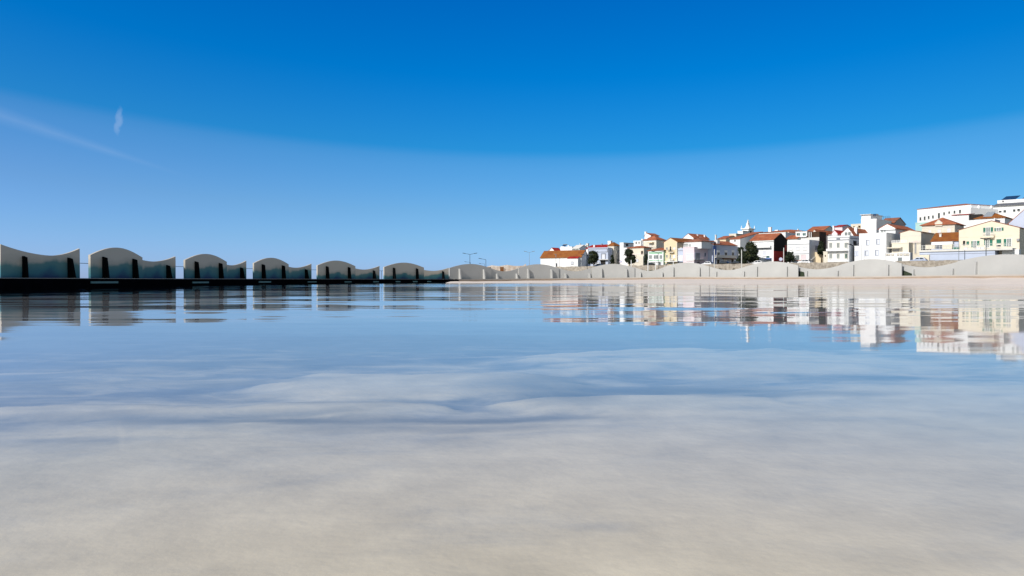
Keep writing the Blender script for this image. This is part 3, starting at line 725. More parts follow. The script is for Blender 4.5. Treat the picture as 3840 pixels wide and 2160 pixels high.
h = H('white gabled house with terracotta roof and rooftop boxes behind the pink house', 2561, 2600, 894, q=238, depth=11, roof='gable_y', yr=877); h.chimney(2608, 2624, 889, 897, v=5, cap=False); h.chimney(2611, 2617, 881, 892, v=5); h.chimney(2639, 2643, 882, 897, v=9)
# shaded blue-grey house
h = H('pale blue house in shade with a long balcony and three lintelled windows', 2673, 2762, 916, D=235.5, depth=7, th=-43, m='bluegrey', roof='gable_x', yr=905, rm='tile', zb=3.6)
for (a, b) in ((2689, 2698), (2717, 2726), (2744, 2752)):
    h.win(a, b, 947, 960, 'dark', 'white', bars=1); h.line(a - 1, b + 1, 938, 945, 'white', name='lintel', t=.12)
h.box('balcony', 2686, 2763, 957, 967, -1.1, -.9, 'offwhite'); h.box('balcony', 2686, 2763, 965.5, 967.5, -.88, -.004, 'offwhite'); h.line(2674, 2686, 922, 972, 'bluepaint')
for (a, b) in ((2688, 2697), (2742, 2751)): h.win(a, b, 973, 994, 'dark', 'white', kind='door', bars=0)
h.box('poster_board', 2715, 2726, 973, 992, -.1, -.004, 'white'); h.box('awning', 2718, 2760, 969, 972, -1.0, -.004, 'rust'); h.win(2674, 2680, 971, 994, 'dark', 'bluepaint', kind='door', bars=0)
h.win(2670.5, 2684, 910, 920, 'dark', 'bluegrey', bars=1); h.chimney(2690, 2699, 902, 916, v=.3)
# behind
h = H('low ochre roofed house with yellow wall between the pink and the sloping-gable houses', 2690, 2722, 897, q=240, depth=10, m='yellow', roof='gable_x', yr=886); h.chimney(2681, 2685, 882, 898, v=1, m='offwhite')
h = H('white box house with black roof edge just left below the church tower', 2734, 2760, 879, q=264, x2=2793, m='pale_cream'); h.line(2761, 2792, 878, 880, 'black', f='s')
h = H('house with a big grey sloping side gable rising behind the largest tree', 2737, 2775, 897, q=228, depth=16, roof='shed', yr=872, rm='tile', m='white'); h.win(2754, 2759, 899, 906, 'dark', 'white', bars=0)
# church
h = H('white baroque church tower with flared spire and corner pinnacles, highest point on the skyline', 2783, 2806, 862, q=296, x2=2826, m='white', name='church_tower', cat='church tower', group=None, oh=0)
_W, _D, _Z = h.w, h.d, h.H
MB().box(-.5, _W + .5, -.5, _D + .5, _Z + .23, _Z + .6).build('cornice', 'white', h.root)
sp = MB(); prev = None; rings = [(.98, .6), (.72, .9), (.5, 1.5), (.36, 2.4), (.27, 3.5), (.25, 4.1), (.32, 4.15), (.32, 4.35), (.2, 4.4), (.14, 5.6)]
hw, hd = _W * .5, _D * .5
for i in range(len(rings) - 1):
    (r0, z0), (r1, z1) = rings[i], rings[i + 1]
    f_ = lambda r, z: [(hw - hw * r, hd - hd * r, _Z + z * .66), (hw + hw * r, hd - hd * r, _Z + z * .66), (hw + hw * r, hd + hd * r, _Z + z * .66), (hw - hw * r, hd + hd * r, _Z + z * .66)]
    sp.hexa(f_(r0, z0) + f_(r1, z1))
spire = sp.build('spire', 'white', h.root)
MB().lathe([(.08, 3.65), (.34, 3.85), (.34, 4.1), (.10, 4.3), (.06, 4.7)], 10, (hw, hd)).build('finial', 'offwhite', spire).location = (0, 0, _Z)
for (x, y) in ((-.2, -.2), (_W + .2, -.2), (-.2, _D + .2), (_W + .2, _D + .2)):
    MB().lathe([(.22, .6), (.26, .9), (.12, 1.1), (.14, 1.4), (.02, 2.0)], 8, (x, y)).build('pinnacle', 'white', h.root).location = (0, 0, _Z)
h.win(2790, 2798, 868, 880, 'dark', 'white', bars=0, kind='bell_opening'); h.win(2812, 2818, 866, 877, 'dark', 'white', f='s', bars=0, kind='bell_opening')
h = H('flat white chapel block with dark roof line at the foot of the church tower', 2766, 2785, 868, q=282, x2=2812, m='white', name='church_nave', cat='church', group=None); h.line(2786, 2812, 867, 869, 'black', f='s')
# white house with red side
h = H('big white terracotta-roofed house with a shadow-black and dark red side wall', 2814, 2901, 902, q=208, x2=2951, roof='gable_x', yr=878, side='blackclad')  # blackclad here is the painted shadow on the red side wall
_a, _b, _c, _d = h.rect(2815, 2889, 938, 1000); 
h.box('red_wall_panel', 2902, 2943, 942, 1000, .055, .12, 'redwall', f='s'); h.box('red_wall_panel', 2943.5, 2950, 920, 941, .055, .12, 'redwall', f='s')
h.box('cornice', 2814, 2901, 903, 906, -.35, -.004, 'white'); h.box('balcony', 2832, 2888, 921, 929, -1.0, -.004, 'white'); h.line(2815, 2888, 931, 933, 'grey_trim')
h.win(2846, 2861, 909, 918, 'blind', 'white', bars=1); h.win(2873, 2884, 909, 918, 'blind', 'white', bars=1); h.win(2861, 2873, 941, 960, 'blind', 'white', bars=0, kind='door'); h.win(2840, 2852, 944, 955, 'blind', 'white'); h.win(2874, 2886, 960, 967, 'glassteal', 'white', bars=0)
h.box('shop_awning', 2866, 2888, 968, 972, -1.0, -.004, 'bluepaint')
# white terrace building
h = H('white flat house with a crenellated parapet and grey side above the outdoor stairs', 2953, 3034, 905, q=207, x2=3070, zb=3.6)
for i in range(14): h.box('merlon', 2956 + i * 5.6, 2958.6 + i * 5.6, 899.5, 903, .02, .3, 'white')
h.line(2954, 3034, 915, 917, 'grey_trim'); h.line(2954, 3034, 951, 953, 'grey_trim')
for (a, b) in ((2958, 2971), (2986, 2999), (3011, 3025)): h.win(a, b, 926, 938, 'blind', 'offwhite', bars=1)
h.win(2985, 2996, 959, 974, 'glassgrey', 'black', bars=1, kind='shop_door'); h.win(3004, 3022, 956, 973, 'pink', 'offwhite', bars=3, kind='shop_window'); h.win(2958, 2974, 958, 972, 'glass', 'black', bars=1, kind='shop_window')
h.win(3057, 3064, 923, 936, 'grey', 'grey_trim', f='s', bars=1)
h.box('street_wall', 2956, 3004, 975, 984, -1.6, -1.3, 'white'); h.box('street_wall', 2956, 3004, 976, 977.5, -1.75, -1.61, 'tile')
# stairs
_p = line(3010, 206.5); st = thing('staircase', 'steep outdoor staircase with sloping parapets beside the grey side wall', 'staircase', (_p.x, _p.y, STREET), R(45))
mb = MB(); run, rise, ns = 10.0, 3.9, 22
for i in range(ns): mb.box(run * i / ns, run * (i + 1) / ns, -1.6, 0, -.5, rise * (i + 1) / ns)
mb.build('steps', 'concrete', st)
for yy in (.004, -1.82): MB().prism([(-.2, -.5), (run, -.5), (run, rise + .9), (-.2, .8)], yy, yy + .2).build('parapet', 'offwhite', st)
_p = line(3040, 211); w_ = MB(); q_ = line(3089, 211)
_L = (q_ - _p).length; o = MB().box(0, _L, 0, .3, 0, 3.9).build('yellow_garden_wall', 'yellow', loc=(_p.x, _p.y, STREET), rz=R(-45)); tag(o, 'yellow garden wall behind the outdoor staircase', 'garden wall')
_p = line(3087, 205.5); q_ = line(3103, 205.5); _L = (q_ - _p).length
gp = MB().box(0, _L, 0, 1.0, 0, 3.6).box(-.06, _L + .06, -.06, 1.06, 3.602, 3.8).build('gate_pillar', 'pale_cream', loc=(_p.x, _p.y, STREET), rz=R(-45)); tag(gp, 'tall pale yellow gate pillar with a small dark niche left of the balconied house', 'gate pillar')
MB().box(_L * .35, _L * .6, -.03, -.003, 2.3, 2.8).build('niche', 'brown', gp)
# behind the terrace building
h = H('small terracotta roofed house hidden between the red side wall and the crenellated house', 2948, 2990, 896, q=222, depth=7, roof='gable_x', yr=884, m='offwhite')
h = H('white dormer house with two teal glazed bays above the crenellated house', 2984, 3026, 872, q=224, depth=6, m='white', zb=8)
h.win(2988, 3000, 874, 884, 'glassteal', 'white', bars=1, fw_=.2); h.win(3010, 3022, 874, 884, 'glassteal', 'white', bars=1, fw_=.2); h.box('bay_ledge', 2986, 3024, 886, 889, -.6, -.004, 'white')
h = H('dark brown roofed terrace with slim white posts right of the teal glazed bays', 3028, 3072, 873, q=222, depth=5, m='brown', zb=8); h.box('post', 3033, 3035, 871, 898, -.6, -.4, 'white'); h.box('post', 3041, 3043, 871, 898, -.6, -.4, 'white'); h.box('terrace_wall', 3026, 3072, 890, 905, -.8, -.62, 'offwhite')
h = H('long low terracotta hipped roof across the skyline right of the church tower', 2850, 3005, 874, q=256, depth=14, roof='hip', yr=861, m='offwhite', rm='tile'); h.chimney(2881, 2891, 853, 873, v=.5); h.chimney(2905, 2917, 862, 867, v=4, cap=False)
h = H('pale cream gable in front of the long low skyline roof', 2944, 2967, 881, q=240, depth=9, roof='gable_y', yr=869, m='pale_cream')
h = H('white parapet house with dark roof shadow behind the shadow-black side wall', 2846, 2945, 878, q=234, depth=8, m='white'); h.box('roof_shade_box', 2850, 2890, 872, 880, .4, 3, 'blackclad')  # black box added as the roof's shadow
h = H('wide brown-red roof on the skyline right of the long low roof', 3020, 3082, 872, q=268, depth=14, roof='gable_x', yr=850, m='offwhite', rm='tile'); h.chimney(2990, 2993, 860, 872, v=1)
h = H('cream gabled house with a sloping terracotta roof and shaded side left of the balconied house', 3045, 3062, 874, q=238, depth=15, roof='gable_y', yr=862, m='offwhite', rm='tile')
# balconied house
h = H('white balconied house with three columns of grey windows and grey parapet bands', 3104, 3185, 889, q=205, x2=3222, m='white', zb=3.6)
h.line(3105, 3185, 890, 892, 'grey_trim'); h.line(3105, 3185, 898.5, 902, 'grey_trim'); h.line(3137, 3151, 892, 898, 'grey_trim'); h.line(3183, 3185, 890, 990, 'grey_trim'); h.line(3104.3, 3106.5, 902, 990, 'offwhite')
for (a, b) in ((3111, 3120), (3139, 3148), (3168, 3178)):
    h.win(a, b, 911, 929, 'glassgrey', 'offwhite', bars=1, fw_=.2); h.win(a, b, 952, 969, 'glassgrey', 'offwhite', bars=1, fw_=.2)
h.win(3169, 3178, 952, 971, 'dgreen', 'offwhite', bars=0, kind='door')
h.box('balcony', 3098, 3175, 932, 941, -1.1, -.95, 'white'); h.box('balcony', 3098, 3175, 940, 942.5, -.94, -.004, 'white'); h.box('balcony', 3104, 3175, 973, 982, -1.1, -.95, 'white'); h.box('balcony', 3104, 3175, 981, 983.5, -.94, -.004, 'white')
for (a, b) in ((3112, 3120), (3139, 3147)): h.win(a, b, 991, 997, 'dark', 'white', bars=1)
h.win(3199, 3211, 904, 919, 'dark', 'grey_trim', f='s', bars=0); h.line(3187, 3221, 893, 896, 'grey_trim', f='s')
h = H('white front gable with two grey windows and a terracotta roof above the balconied house', 3146, 3199, 884, q=218, x2=3262, roof='gable_y', yr=855, m='white', peak=.62)
h.win(3168, 3178, 871, 884, 'glassgrey', 'white', bars=0); h.win(3181, 3191, 870, 883, 'glassgrey', 'white', bars=0); h.chimney(3203, 3213, 853, 880, v=3)
h = H('narrow pink gabled house with white balcony left of the two-window gable', 3119, 3139, 876, q=216, depth=8, roof='gable_y', yr=864, m='pink', rm='redtile'); h.rail(3108, 3140, 879, 887, -.5, 'white', 2, 8); h.win(3125, 3133, 877, 887, 'blind', 'white', kind='door')
h = H('small white and pink house with red roof on the skyline', 3130, 3158, 851, q=248, x2=3192, roof='gable_x', yr=845, rm='redtile', m='pink'); h.chimney(3122, 3128, 848, 856, v=1)
h = H('pale yellow flat house with two brown windows tucked left of the tall white block', 3191, 3230, 843, q=262, depth=8, m='pale_cream'); h.win(3200, 3206, 848, 852, 'brown', 'yellow', bars=0); h.win(3219, 3227, 846, 854, 'brown', 'yellow', bars=0)
# tall white block
h = H('tall white stepped block with a flat overhanging top storey above the white cube house', 3229, 3286, 826, q=232, x2=3342, m='white')
_a, _b, _c, _d = h.rect(3230, 3265, 806, 824, .05); h.block('top_storey', _a, _b, .05, h.d * .75, h.H + .24, _d, 'white', 'shed', .05, 'offwhite', .5)
h.box('roof_unit', 3274, 3286, 802, 808, 2, 4, 'solar'); h.line(3285, 3286, 826, 875, 'grey_trim', name='downpipe'); h.rail(3288, 3338, 812, 822, 3, 'dmetal', 2, 6)
h = H('brown roofed grey house with a slanted gable end right of the tall white block', 3300, 3352, 838, q=246, x2=3394, roof='gable_x', yr=819, m='grey', rm='browntile')
for (a, b) in ((3298, 3308), (3320, 3330), (3345, 3355)): h.box('awning', a, b, 832, 836, -1, -.1, 'tile')
# white cube house
h = H('large plain white cube house with four square windows in two rows', 3222, 3323, 879, q=206, x2=3370, m='white', zb=3.6)
for (a, b, c, d) in ((3248, 3260, 900, 918), (3286, 3299, 897, 915), (3244, 3256, 940, 958), (3282, 3294, 938, 957)): h.win(a, b, c, d, 'blind', 'bluegrey', fw_=.1, bars=0); h.box('reveal', a + .5, a + 3, c, d, -.06, -.035, 'grey_trim'); h.box('reveal', a + 3, b, c, c + 1.5, -.06, -.035, 'grey')
_a, _b, _c, _d = h.rect(3203, 3222, 925, 985); h.block('side_annex', _a, -.004, .3, 6, 0, _d, 'white'); h.win(3206, 3210, 943, 960, 'blind', 'bluegrey', v=.3, bars=0); h.win(3214, 3218, 942, 959, 'blind', 'bluegrey', v=.3, bars=0)
h.line(3231, 3232, 917, 980, 'grey_trim', name='downpipe'); h.line(3240, 3241, 924, 980, 'grey_trim', name='downpipe'); h.line(3319, 3320, 918, 980, 'grey_trim', name='downpipe')
h = H('white pediment gable with terracotta roof rising just behind the white cube house', 3296, 3357, 859, q=218, depth=17, roof='gable_y', yr=841, m='white')
h.box('pediment_ledge', 3297, 3356, 858, 861.5, -.5, -.004, 'white'); h.win(3305, 3313, 863, 872, 'glassgrey', 'white', bars=1); h.win(3316, 3321, 863, 871, 'glassgrey', 'white', bars=0)
# cream house with terraces
h = H('white and cream house with a curved gable, stepped terraces and slatted parapet', 3376, 3453, 874, q=211, depth=15, roof='gable_y', yr=864, m='pale_cream', rm='browntile', peak=.45, zb=3.6)
h.line(3384, 3452, 882, 883.5, 'offwhite'); h.line(3402, 3403, 883, 905, 'offwhite', name='downpipe')
_a, _b, _c, _d = h.rect(3344, 3408, 913, 950, -3.2); h.block('terrace', _a, _b, -3.2, -.004, 0, _d, 'pale_cream'); h.rail(3344, 3400, 901, 912, -3.1, 'white', 4, 6, r=.05); h.rail(3410, 3450, 903, 912, -.6, 'pink', 3, 6)
_a, _b, _c, _d = h.rect(3321, 3413, 951, 990, -5.2); h.block('lower_storey', _a, _b, -5.2, -3.204, 0, _d, 'white')
h.box('porch_beam', 3321, 3378, 927, 931, -4.6, -3.3, 'pale_cream'); h.win(3348, 3372, 934, 944, 'grey', 'pale_cream', v=-3.2, bars=0, clamp=False)
h.win(3369, 3381, 967, 981, 'glassgrey', 'grey_trim', v=-5.2, bars=0, clamp=False)
for (a, b) in ((3323, 3327), (3329, 3338), (3344, 3352), (3365, 3371), (3376, 3384), (3389, 3400), (3402, 3409)):
    h.win(a, b, 952, 958, 'pale_cream', 'grey', v=-5.2, fw_=.06, bars=0, clamp=False, kind='parapet_block')
h.win(3430, 3437, 912, 950, 'grey', 'pale_cream', v=0, bars=0, kind='alley_door')
# cream mansion behind
h = H('cream mansion with a small ornate pediment and terracotta hipped roof in the second row', 3457, 3579, 847, q=228, x2=3613, roof='hip', yr=816, m='pale_cream', rm='tile', oh=.5)
_a, _b, _c, _d = h.rect(3507, 3534, 838, 848, -.1); h.block('pediment', _a, _b, -.35, -.1, _c, _d, 'pale_cream', 'gable_y', .9, 'offwhite', .1)
h.line(3458, 3578, 852, 854, 'offwhite'); h.line(3458, 3578, 849, 850, 'offwhite')
for (a, b, c, d) in ((3482, 3492, 862, 876), (3516, 3528, 860, 876), (3552, 3565, 856, 876)): h.win(a, b, c, d, 'blind', 'pale_cream', fw_=.25, bars=0)
h = H('flat pale teal roofed house between the cream mansion and the long white hall', 3433, 3492, 838, q=246, depth=6, m='palegreen')
# long white hall
h = H('long white hall with a row of small dark windows and a thin roof', 3440, 3640, 786, D=252, x2=3722, th=66, roof='hip', rh=1.0, m='white', oh=.15)
for (a, b, c, d) in ((3449, 3455, 815, 827), (3465, 3471, 812, 825), (3480, 3486, 810, 821), (3496, 3502, 808, 818), (3518, 3525, 799, 818), (3538, 3544, 796, 806), (3557, 3563, 793, 801), (3577, 3583, 790, 800), (3597, 3604, 787, 799), (3618, 3625, 784, 790)):
    h.win(a, b, c, d, 'glass', 'offwhite', bars=0)
h.box('side_storey', 3640, 3744, 782, 806, .01, 3.0, 'white', f='s')
for a in (3642, 3672, 3718): h.box('side_post', a, a + 2.5, 770, 781, .02, .4, 'white', f='s')
h = H('small white house with a dark eave just below the long white hall', 3570, 3631, 808, q=250, depth=6, m='white', roof='shed', rh=.5, rm='redtile'); h.box('dark_loft', 3632, 3680, 804, 822, 1, 3, 'dark')
# far right white complex
h = H('white two-tier building with blue solar panels and a grey sheet roof', 3723, 3900, 776, q=280, depth=16, m='white')
for (a, b, c, d) in ((3746, 3756, 790, 797), (3763, 3773, 788, 797), (3799, 3808, 785, 794), (3815, 3825, 783, 792)): h.win(a, b, c, d, 'glass', 'white', bars=0)
_a, _b, _c, _d = h.rect(3724, 3905, 764, 774); MB().slab([(_a, -.6, h.H + .3), (_b, -.6, h.H + .3), (_b, 6.0, h.H + 1.5), (_a, 6.0, h.H + 1.5)], .2).build('sheet_roof', 'sheet', h.root)
_a, _b, _c, _d = h.rect(3740, 3905, 749, 760, 6.2); h.block('upper_tier', _a, _b, 6.2, 14, h.H + .3, _d, 'white'); h.win(3758, 3766, 753, 757, 'dark', 'white', v=6.2, bars=0, clamp=False)
for (a, b) in ((3755, 3822), (3834, 3905)):
    _a, _b, _c, _e = h.rect(a, b, 731, 747, 8.0); MB().slab([(_a, 7.4, _d + .35), (_b - 1, 7.4, _d + .35), (_b, 10.0, _d + 1.75), (_a + 1, 10.0, _d + 1.75)], .1).build('solar_array', 'solar', h.root)
# row behind the cream corner house
h = H('plain white wall house directly behind the roof of the green-shuttered house', 3624, 3729, 830, q=224, depth=6, m='white')
h = H('white house with a terracotta hipped roof and grey skylight above the green-shuttered house', 3656, 3766, 822, q=234, x2=3798, roof='hip', yr=798, m='white', rm='ochre')
MB().slab([(h.w * .25, .55, h.H + .55), (h.w * .55, .55, h.H + .55), (h.w * .62, 2.6, h.H + 2.0), (h.w * .34, 2.6, h.H + 2.0)], .06).build('skylight', 'skylight', h.root)
h.box('balcony_post', 3728, 3732, 818, 840, -.8, -.5, 'white')
h = H('white gable with a sloping red roof edge at the right border', 3783, 3890, 838, q=219, depth=10, roof='gable_y', rh=4.2, m='bluegrey', rm='tile', peak=.7)
# green-shuttered house
h = H('cream house with green shutters, long railed terrace and white garage, rightmost in the front row', 3596, 3822, 864, q=207.5, depth=11, roof='gable_y', rh=1.9, peak=.55, m='cream', rm='browntile', zb=3.6, oh=.25)
def shut(a0, a1, y0, y1):
    h.box('shutter', a0, a1, y0, y1, -.07, -.004, 'dgreen')
h.win(3698, 3713, 853, 884, 'glassgrey', 'white', bars=1, kind='balcony_door'); shut(3687, 3696, 854, 872); shut(3715, 3724, 852, 872)
h.win(3737, 3754, 854, 866, 'glassgrey', 'white', bars=1); shut(3729, 3735, 855, 867); shut(3756, 3763, 853, 865)
h.box('balcony', 3686, 3726, 884, 891, -1.0, -.004, 'cream'); h.rail(3684, 3728, 869, 884, -.95, 'ltmetal', 4, 8)
for (a, b, c, d) in ((3650, 3662, 903, 930), (3696, 3709, 900, 928), (3776, 3792, 895, 923)): h.win(a, b, c, d, 'glassgrey', 'white', bars=1, kind='terrace_door')
for (a, b, c, d) in ((3642, 3648, 904, 928), (3663, 3673, 903, 920), (3690, 3694, 900, 920), (3711, 3722, 898, 922), (3764, 3774, 896, 924), (3624, 3634, 905, 918)): shut(a, b, c, d)
h.win(3737, 3755, 897, 914, 'dgreen', 'pale_cream', bars=0, fw_=.25); h.win(3737, 3754, 917, 926, 'dark', 'pale_cream', bars=0, fw_=.2)
h.win(3611, 3620, 903, 920, 'dark', 'pale_cream', bars=0, kind='door'); h.line(3597, 3800, 886, 887.2, 'pale_cream')
h.box('wall_lamp', 3812, 3822, 895, 903, -.5, -.1, 'grey')
_a, _b, _c, _d = h.rect(3448, 3731, 942, 985, -4.0); h.block('terrace_base', _a, _b, -4.0, -.004, 0, _d - .1, 'bluegrey')
h.box('terrace_floor', 3446, 3797, 934, 941, -4.3, -.004, 'offwhite'); h.rail(3447, 3797, 916, 934, -4.2, 'ltmetal', 3, 26, r=.045)
for (a, b, c) in ((3470, 3505, 918), (3533, 3570, 916)): h.box('planter_box', a, b, c, 934, -2.6, -1.8, 'cream')
for (a, b) in ((3572, 3596),): h.box('table_bench', a, b, 926, 934, -2.4, -1.8, 'dgreen')
for (a, b) in ((3616, 3628), (3662, 3676), (3678, 3690)): h.box('terrace_seat', a, b, 928, 934, -2.4, -1.9, 'blind')
h.box('terrace_wall_line', 3449, 3730, 951, 952, -4.05, -4.003, 'grey_trim')
h.box('corner_pier', 3446, 3484, 956, 985, -4.7, -4.004, 'cream')
_a, _b, _c, _d = h.rect(3757, 3821, 939, 985, -2.2); h.block('garage', _a, _b, -2.2, -.004, 0, _d, 'white'); h.win(3759, 3771, 954, 962, 'glassgrey', 'white', v=-2.2, bars=0, clamp=False); h.win(3774, 3782, 953, 961, 'glassgrey', 'white', v=-2.2, bars=0, clamp=False); h.win(3786, 3796, 952, 960, 'glassgrey', 'white', v=-2.2, bars=0, clamp=False)
h.box('garage_sign', 3802, 3811, 951.5, 952.7, -2.23, -2.203, 'grey'); h.box('garage_sign', 3804, 3808, 944.5, 945.6, -2.23, -2.203, 'grey')
h.rail(3486, 3660, 975, 985, -5.2, 'metal', 2, 9, r=.05, name='street_railing')
h = H('low ochre roofed annex with a white awning left of the green-shuttered house', 3492, 3597, 905, q=209, depth=9, roof='gable_x', yr=874, m='bluegrey', rm='ochre'); h.box('awning', 3493, 3572, 907, 918, -1.5, -.2, 'white')
h.chimney(3522, 3530, 878, 888, v=2, m='offwhite')
# ---- low ruin, signs, lamps, posts
def hz(px, q=None, D=None): D = D or Dq(px, q); X = U(px) * D; return Vector((X, D, hill(X, D)))
_a = at(1826, 1000, 214); _b = at(1976, 1000, 214); rw = thing('ruined_wall', 'low flaking whitewashed ruin with rusty openings behind the sixth and seventh arches', 'ruin', (_a.x, 214, 1.0))
_w = _b.x - _a.x; s_ = 214 / F
MB().prism([(0, 0), (_w, 0), (_w, 2.9), (_w * .97, 3.9), (_w * .9, 3.35), (_w * .7, 3.3), (_w * .5, 3.6), (_w * .3, 3.25), (_w * .12, 3.5), (0, 3.1)], 0, 1.2).build('wall', 'ruin', rw)
for (u0, u1, z0, z1, m_) in ((.03, .10, 1.4, 2.9, 'brown'), (.33, .42, 1.5, 3.0, 'rust'), (.44, .455, .8, 2.6, 'brown'), (.78, .9, 1.8, 2.7, 'brown'), (.2, .22, 1.6, 1.9, 'rust'), (.58, .6, 1.5, 1.8, 'rust')):
    MB().box(_w * u0, _w * u1, -.05, -.004, z0, z1).build('opening', m_, rw)
MB().box(_w * .1, _w * .95, -1.5, -.06, 0, 1.3).build('plinth', 'stone', rw)

def lamp(label, px, ytop, D, arms=((-1, 1),), arm=2.6, rise=.45, m='dmetal', r=.07, yarm=0, zbase=None):
    P = at(px, ytop, D); z0 = hill(P.x, P.y) - .1 if zbase is None else zbase; h_ = P.z - z0
    t = thing('street_lamp', label, 'street lamp', (P.x, P.y, z0), 0, 'street lamps behind the wave wall')
    MB().tube((0, 0, 0), (0, 0, h_), r * 1.3, r * .8, 8).build('pole', m, t)
    for (sx, k) in arms:
        MB().tube((0, 0, h_ - .05), (sx * arm * k, yarm, h_ + rise), r * .75, r * .55, 6).build('arm', m, t)
        e = Vector((sx * arm * k, yarm, h_ + rise)); hd = MB().box(-.45, .45, -.14, .14, -.07, .07).build('lamp_head', m, t); hd.location = e; hd.rotation_euler = (0, -sx * .18, 0)
    return t
lamp('tall two-armed street lamp above the sixth arch, darkest against the sky', 1762, 953.5, 205, ((-1, 1), (1, 1)), 1.6, .27)
lamp('smaller single-armed lamp peeping beside the pole of the two-armed lamp', 1764, 983.5, 290, ((-1, 1),), 1.9, .2, r=.06)
lamp('single-armed street lamp pointing left between the two two-armed lamps', 1822, 973, 205, ((-1, 1),), 1.6, .25)
lamp('faint low single-armed lamp left of the ruin, behind the taller single-armed lamp', 1817, 989, 290, ((-1, 1),), 1.8, .12, r=.05)
lamp('pale two-armed street lamp with drooping middle left of the long white house', 1985, 946.5, 230, ((-1, 1), (1, 1)), 1.25, .3, 'metal', .05)
lamp('slim grey lamp pole before the front of the long white house', 2085, 954, 250, ((-1, .3),), .8, .05, 'metal', .06)
lamp('dark two-armed street lamp before the grey end of the long white house', 2202, 958, 185, ((-1, 1), (1, .8)), 1.15, .22)
lamp('dark two-armed street lamp in front of the green house', 2468, 948, 178, ((-1, 1), (1, 1)), 1.15, .3)
lamp('black two-armed street lamp in front of the grey side of the balconied house', 3200, 921, 152, ((-1, 1), (1, .8)), .85, .3, 'black', .10)
lamp('dark street lamp before the green-shuttered terrace', 3698, 900, 138, ((-1, 1), (1, .7)), .6, .25, 'dmetal', .07)
def post(label, px, ytop, D, m='ltmetal', r=.12):
    P = at(px, ytop, D); z0 = hill(P.x, P.y) - .1
    o = MB().tube((0, 0, 0), (0, 0, P.z - z0), r, r * .85, 8).tube((0, 0, P.z - z0), (0, 0, P.z - z0 + .08), r * 1.15, r * .5, 8).build('pole', m, loc=(P.x, P.y, z0)); tag(o, label, 'pole', 'bare poles along the street'); return o
post('pale grey post at the left corner of the shaded blue house', 2679, 936, 190); post('tall pale wooden post before the largest tree', 2781, 937, 185)
post('pale post in front of the dark red wall', 2939, 930, 190); post('white post in front of the second round tree', 2367, 976, 225, 'white', .13); post('short white post left of the green house', 2430, 975, 215, 'white', .14)
post('thin grey pole between cream pediment house terraces and the railing', 3596, 905, 160, 'metal', .06); post('thinner dark grey pole just right of the grey railing pole', 3618, 940, 156, 'dmetal', .07)
post('slim white post between the green porch and the yellow house', 2458, 974, 217, 'white', .12); post('slim white post at the yellow house porch', 2525, 981, 215, 'white', .12)
def sign(label, px, y, D, m, r=.45):
    P = at(px, y, D); z0 = hill(P.x, P.y) - .1; t = thing('round_road_sign', label, 'road sign', (P.x, P.y, z0), R(-18), 'round road signs seen from behind')
    MB().tube((0, 0, 0), (0, 0, P.z - z0), .04).build('post', 'metal', t)
    MB().tube((0, -.06, P.z - z0), (0, -.1, P.z - z0), r, r, 24).build('disc', m, t); MB().tube((0, -.102, P.z - z0), (0, -.115, P.z - z0), r * .72, r * .72, 24).build('disc_face', 'bluegrey', t)
sign('round pale violet road sign in front of the dark red wall', 2928, 972, 190, 'signviolet'); sign('round pale pink road sign left of the second round tree', 2328, 981, 215, 'signpink', .4)
_p = hz(2650, 201.5); bn = MB().hexa([(0, 0, 0), (1.3, 0, 0), (1.3, .9, 0), (0, .9, 0), (-.1, -.08, 1.1), (1.4, -.08, 1.1), (1.4, .98, 1.1), (-.1, .98, 1.1)]).box(-.14, 1.44, -.12, 1.02, 1.104, 1.2).build('waste_bin', 'bluebin', loc=(_p.x, _p.y, STREET + .07), rz=R(-40)); tag(bn, 'dark blue waste container below the mauve side of the pink house', 'waste container')

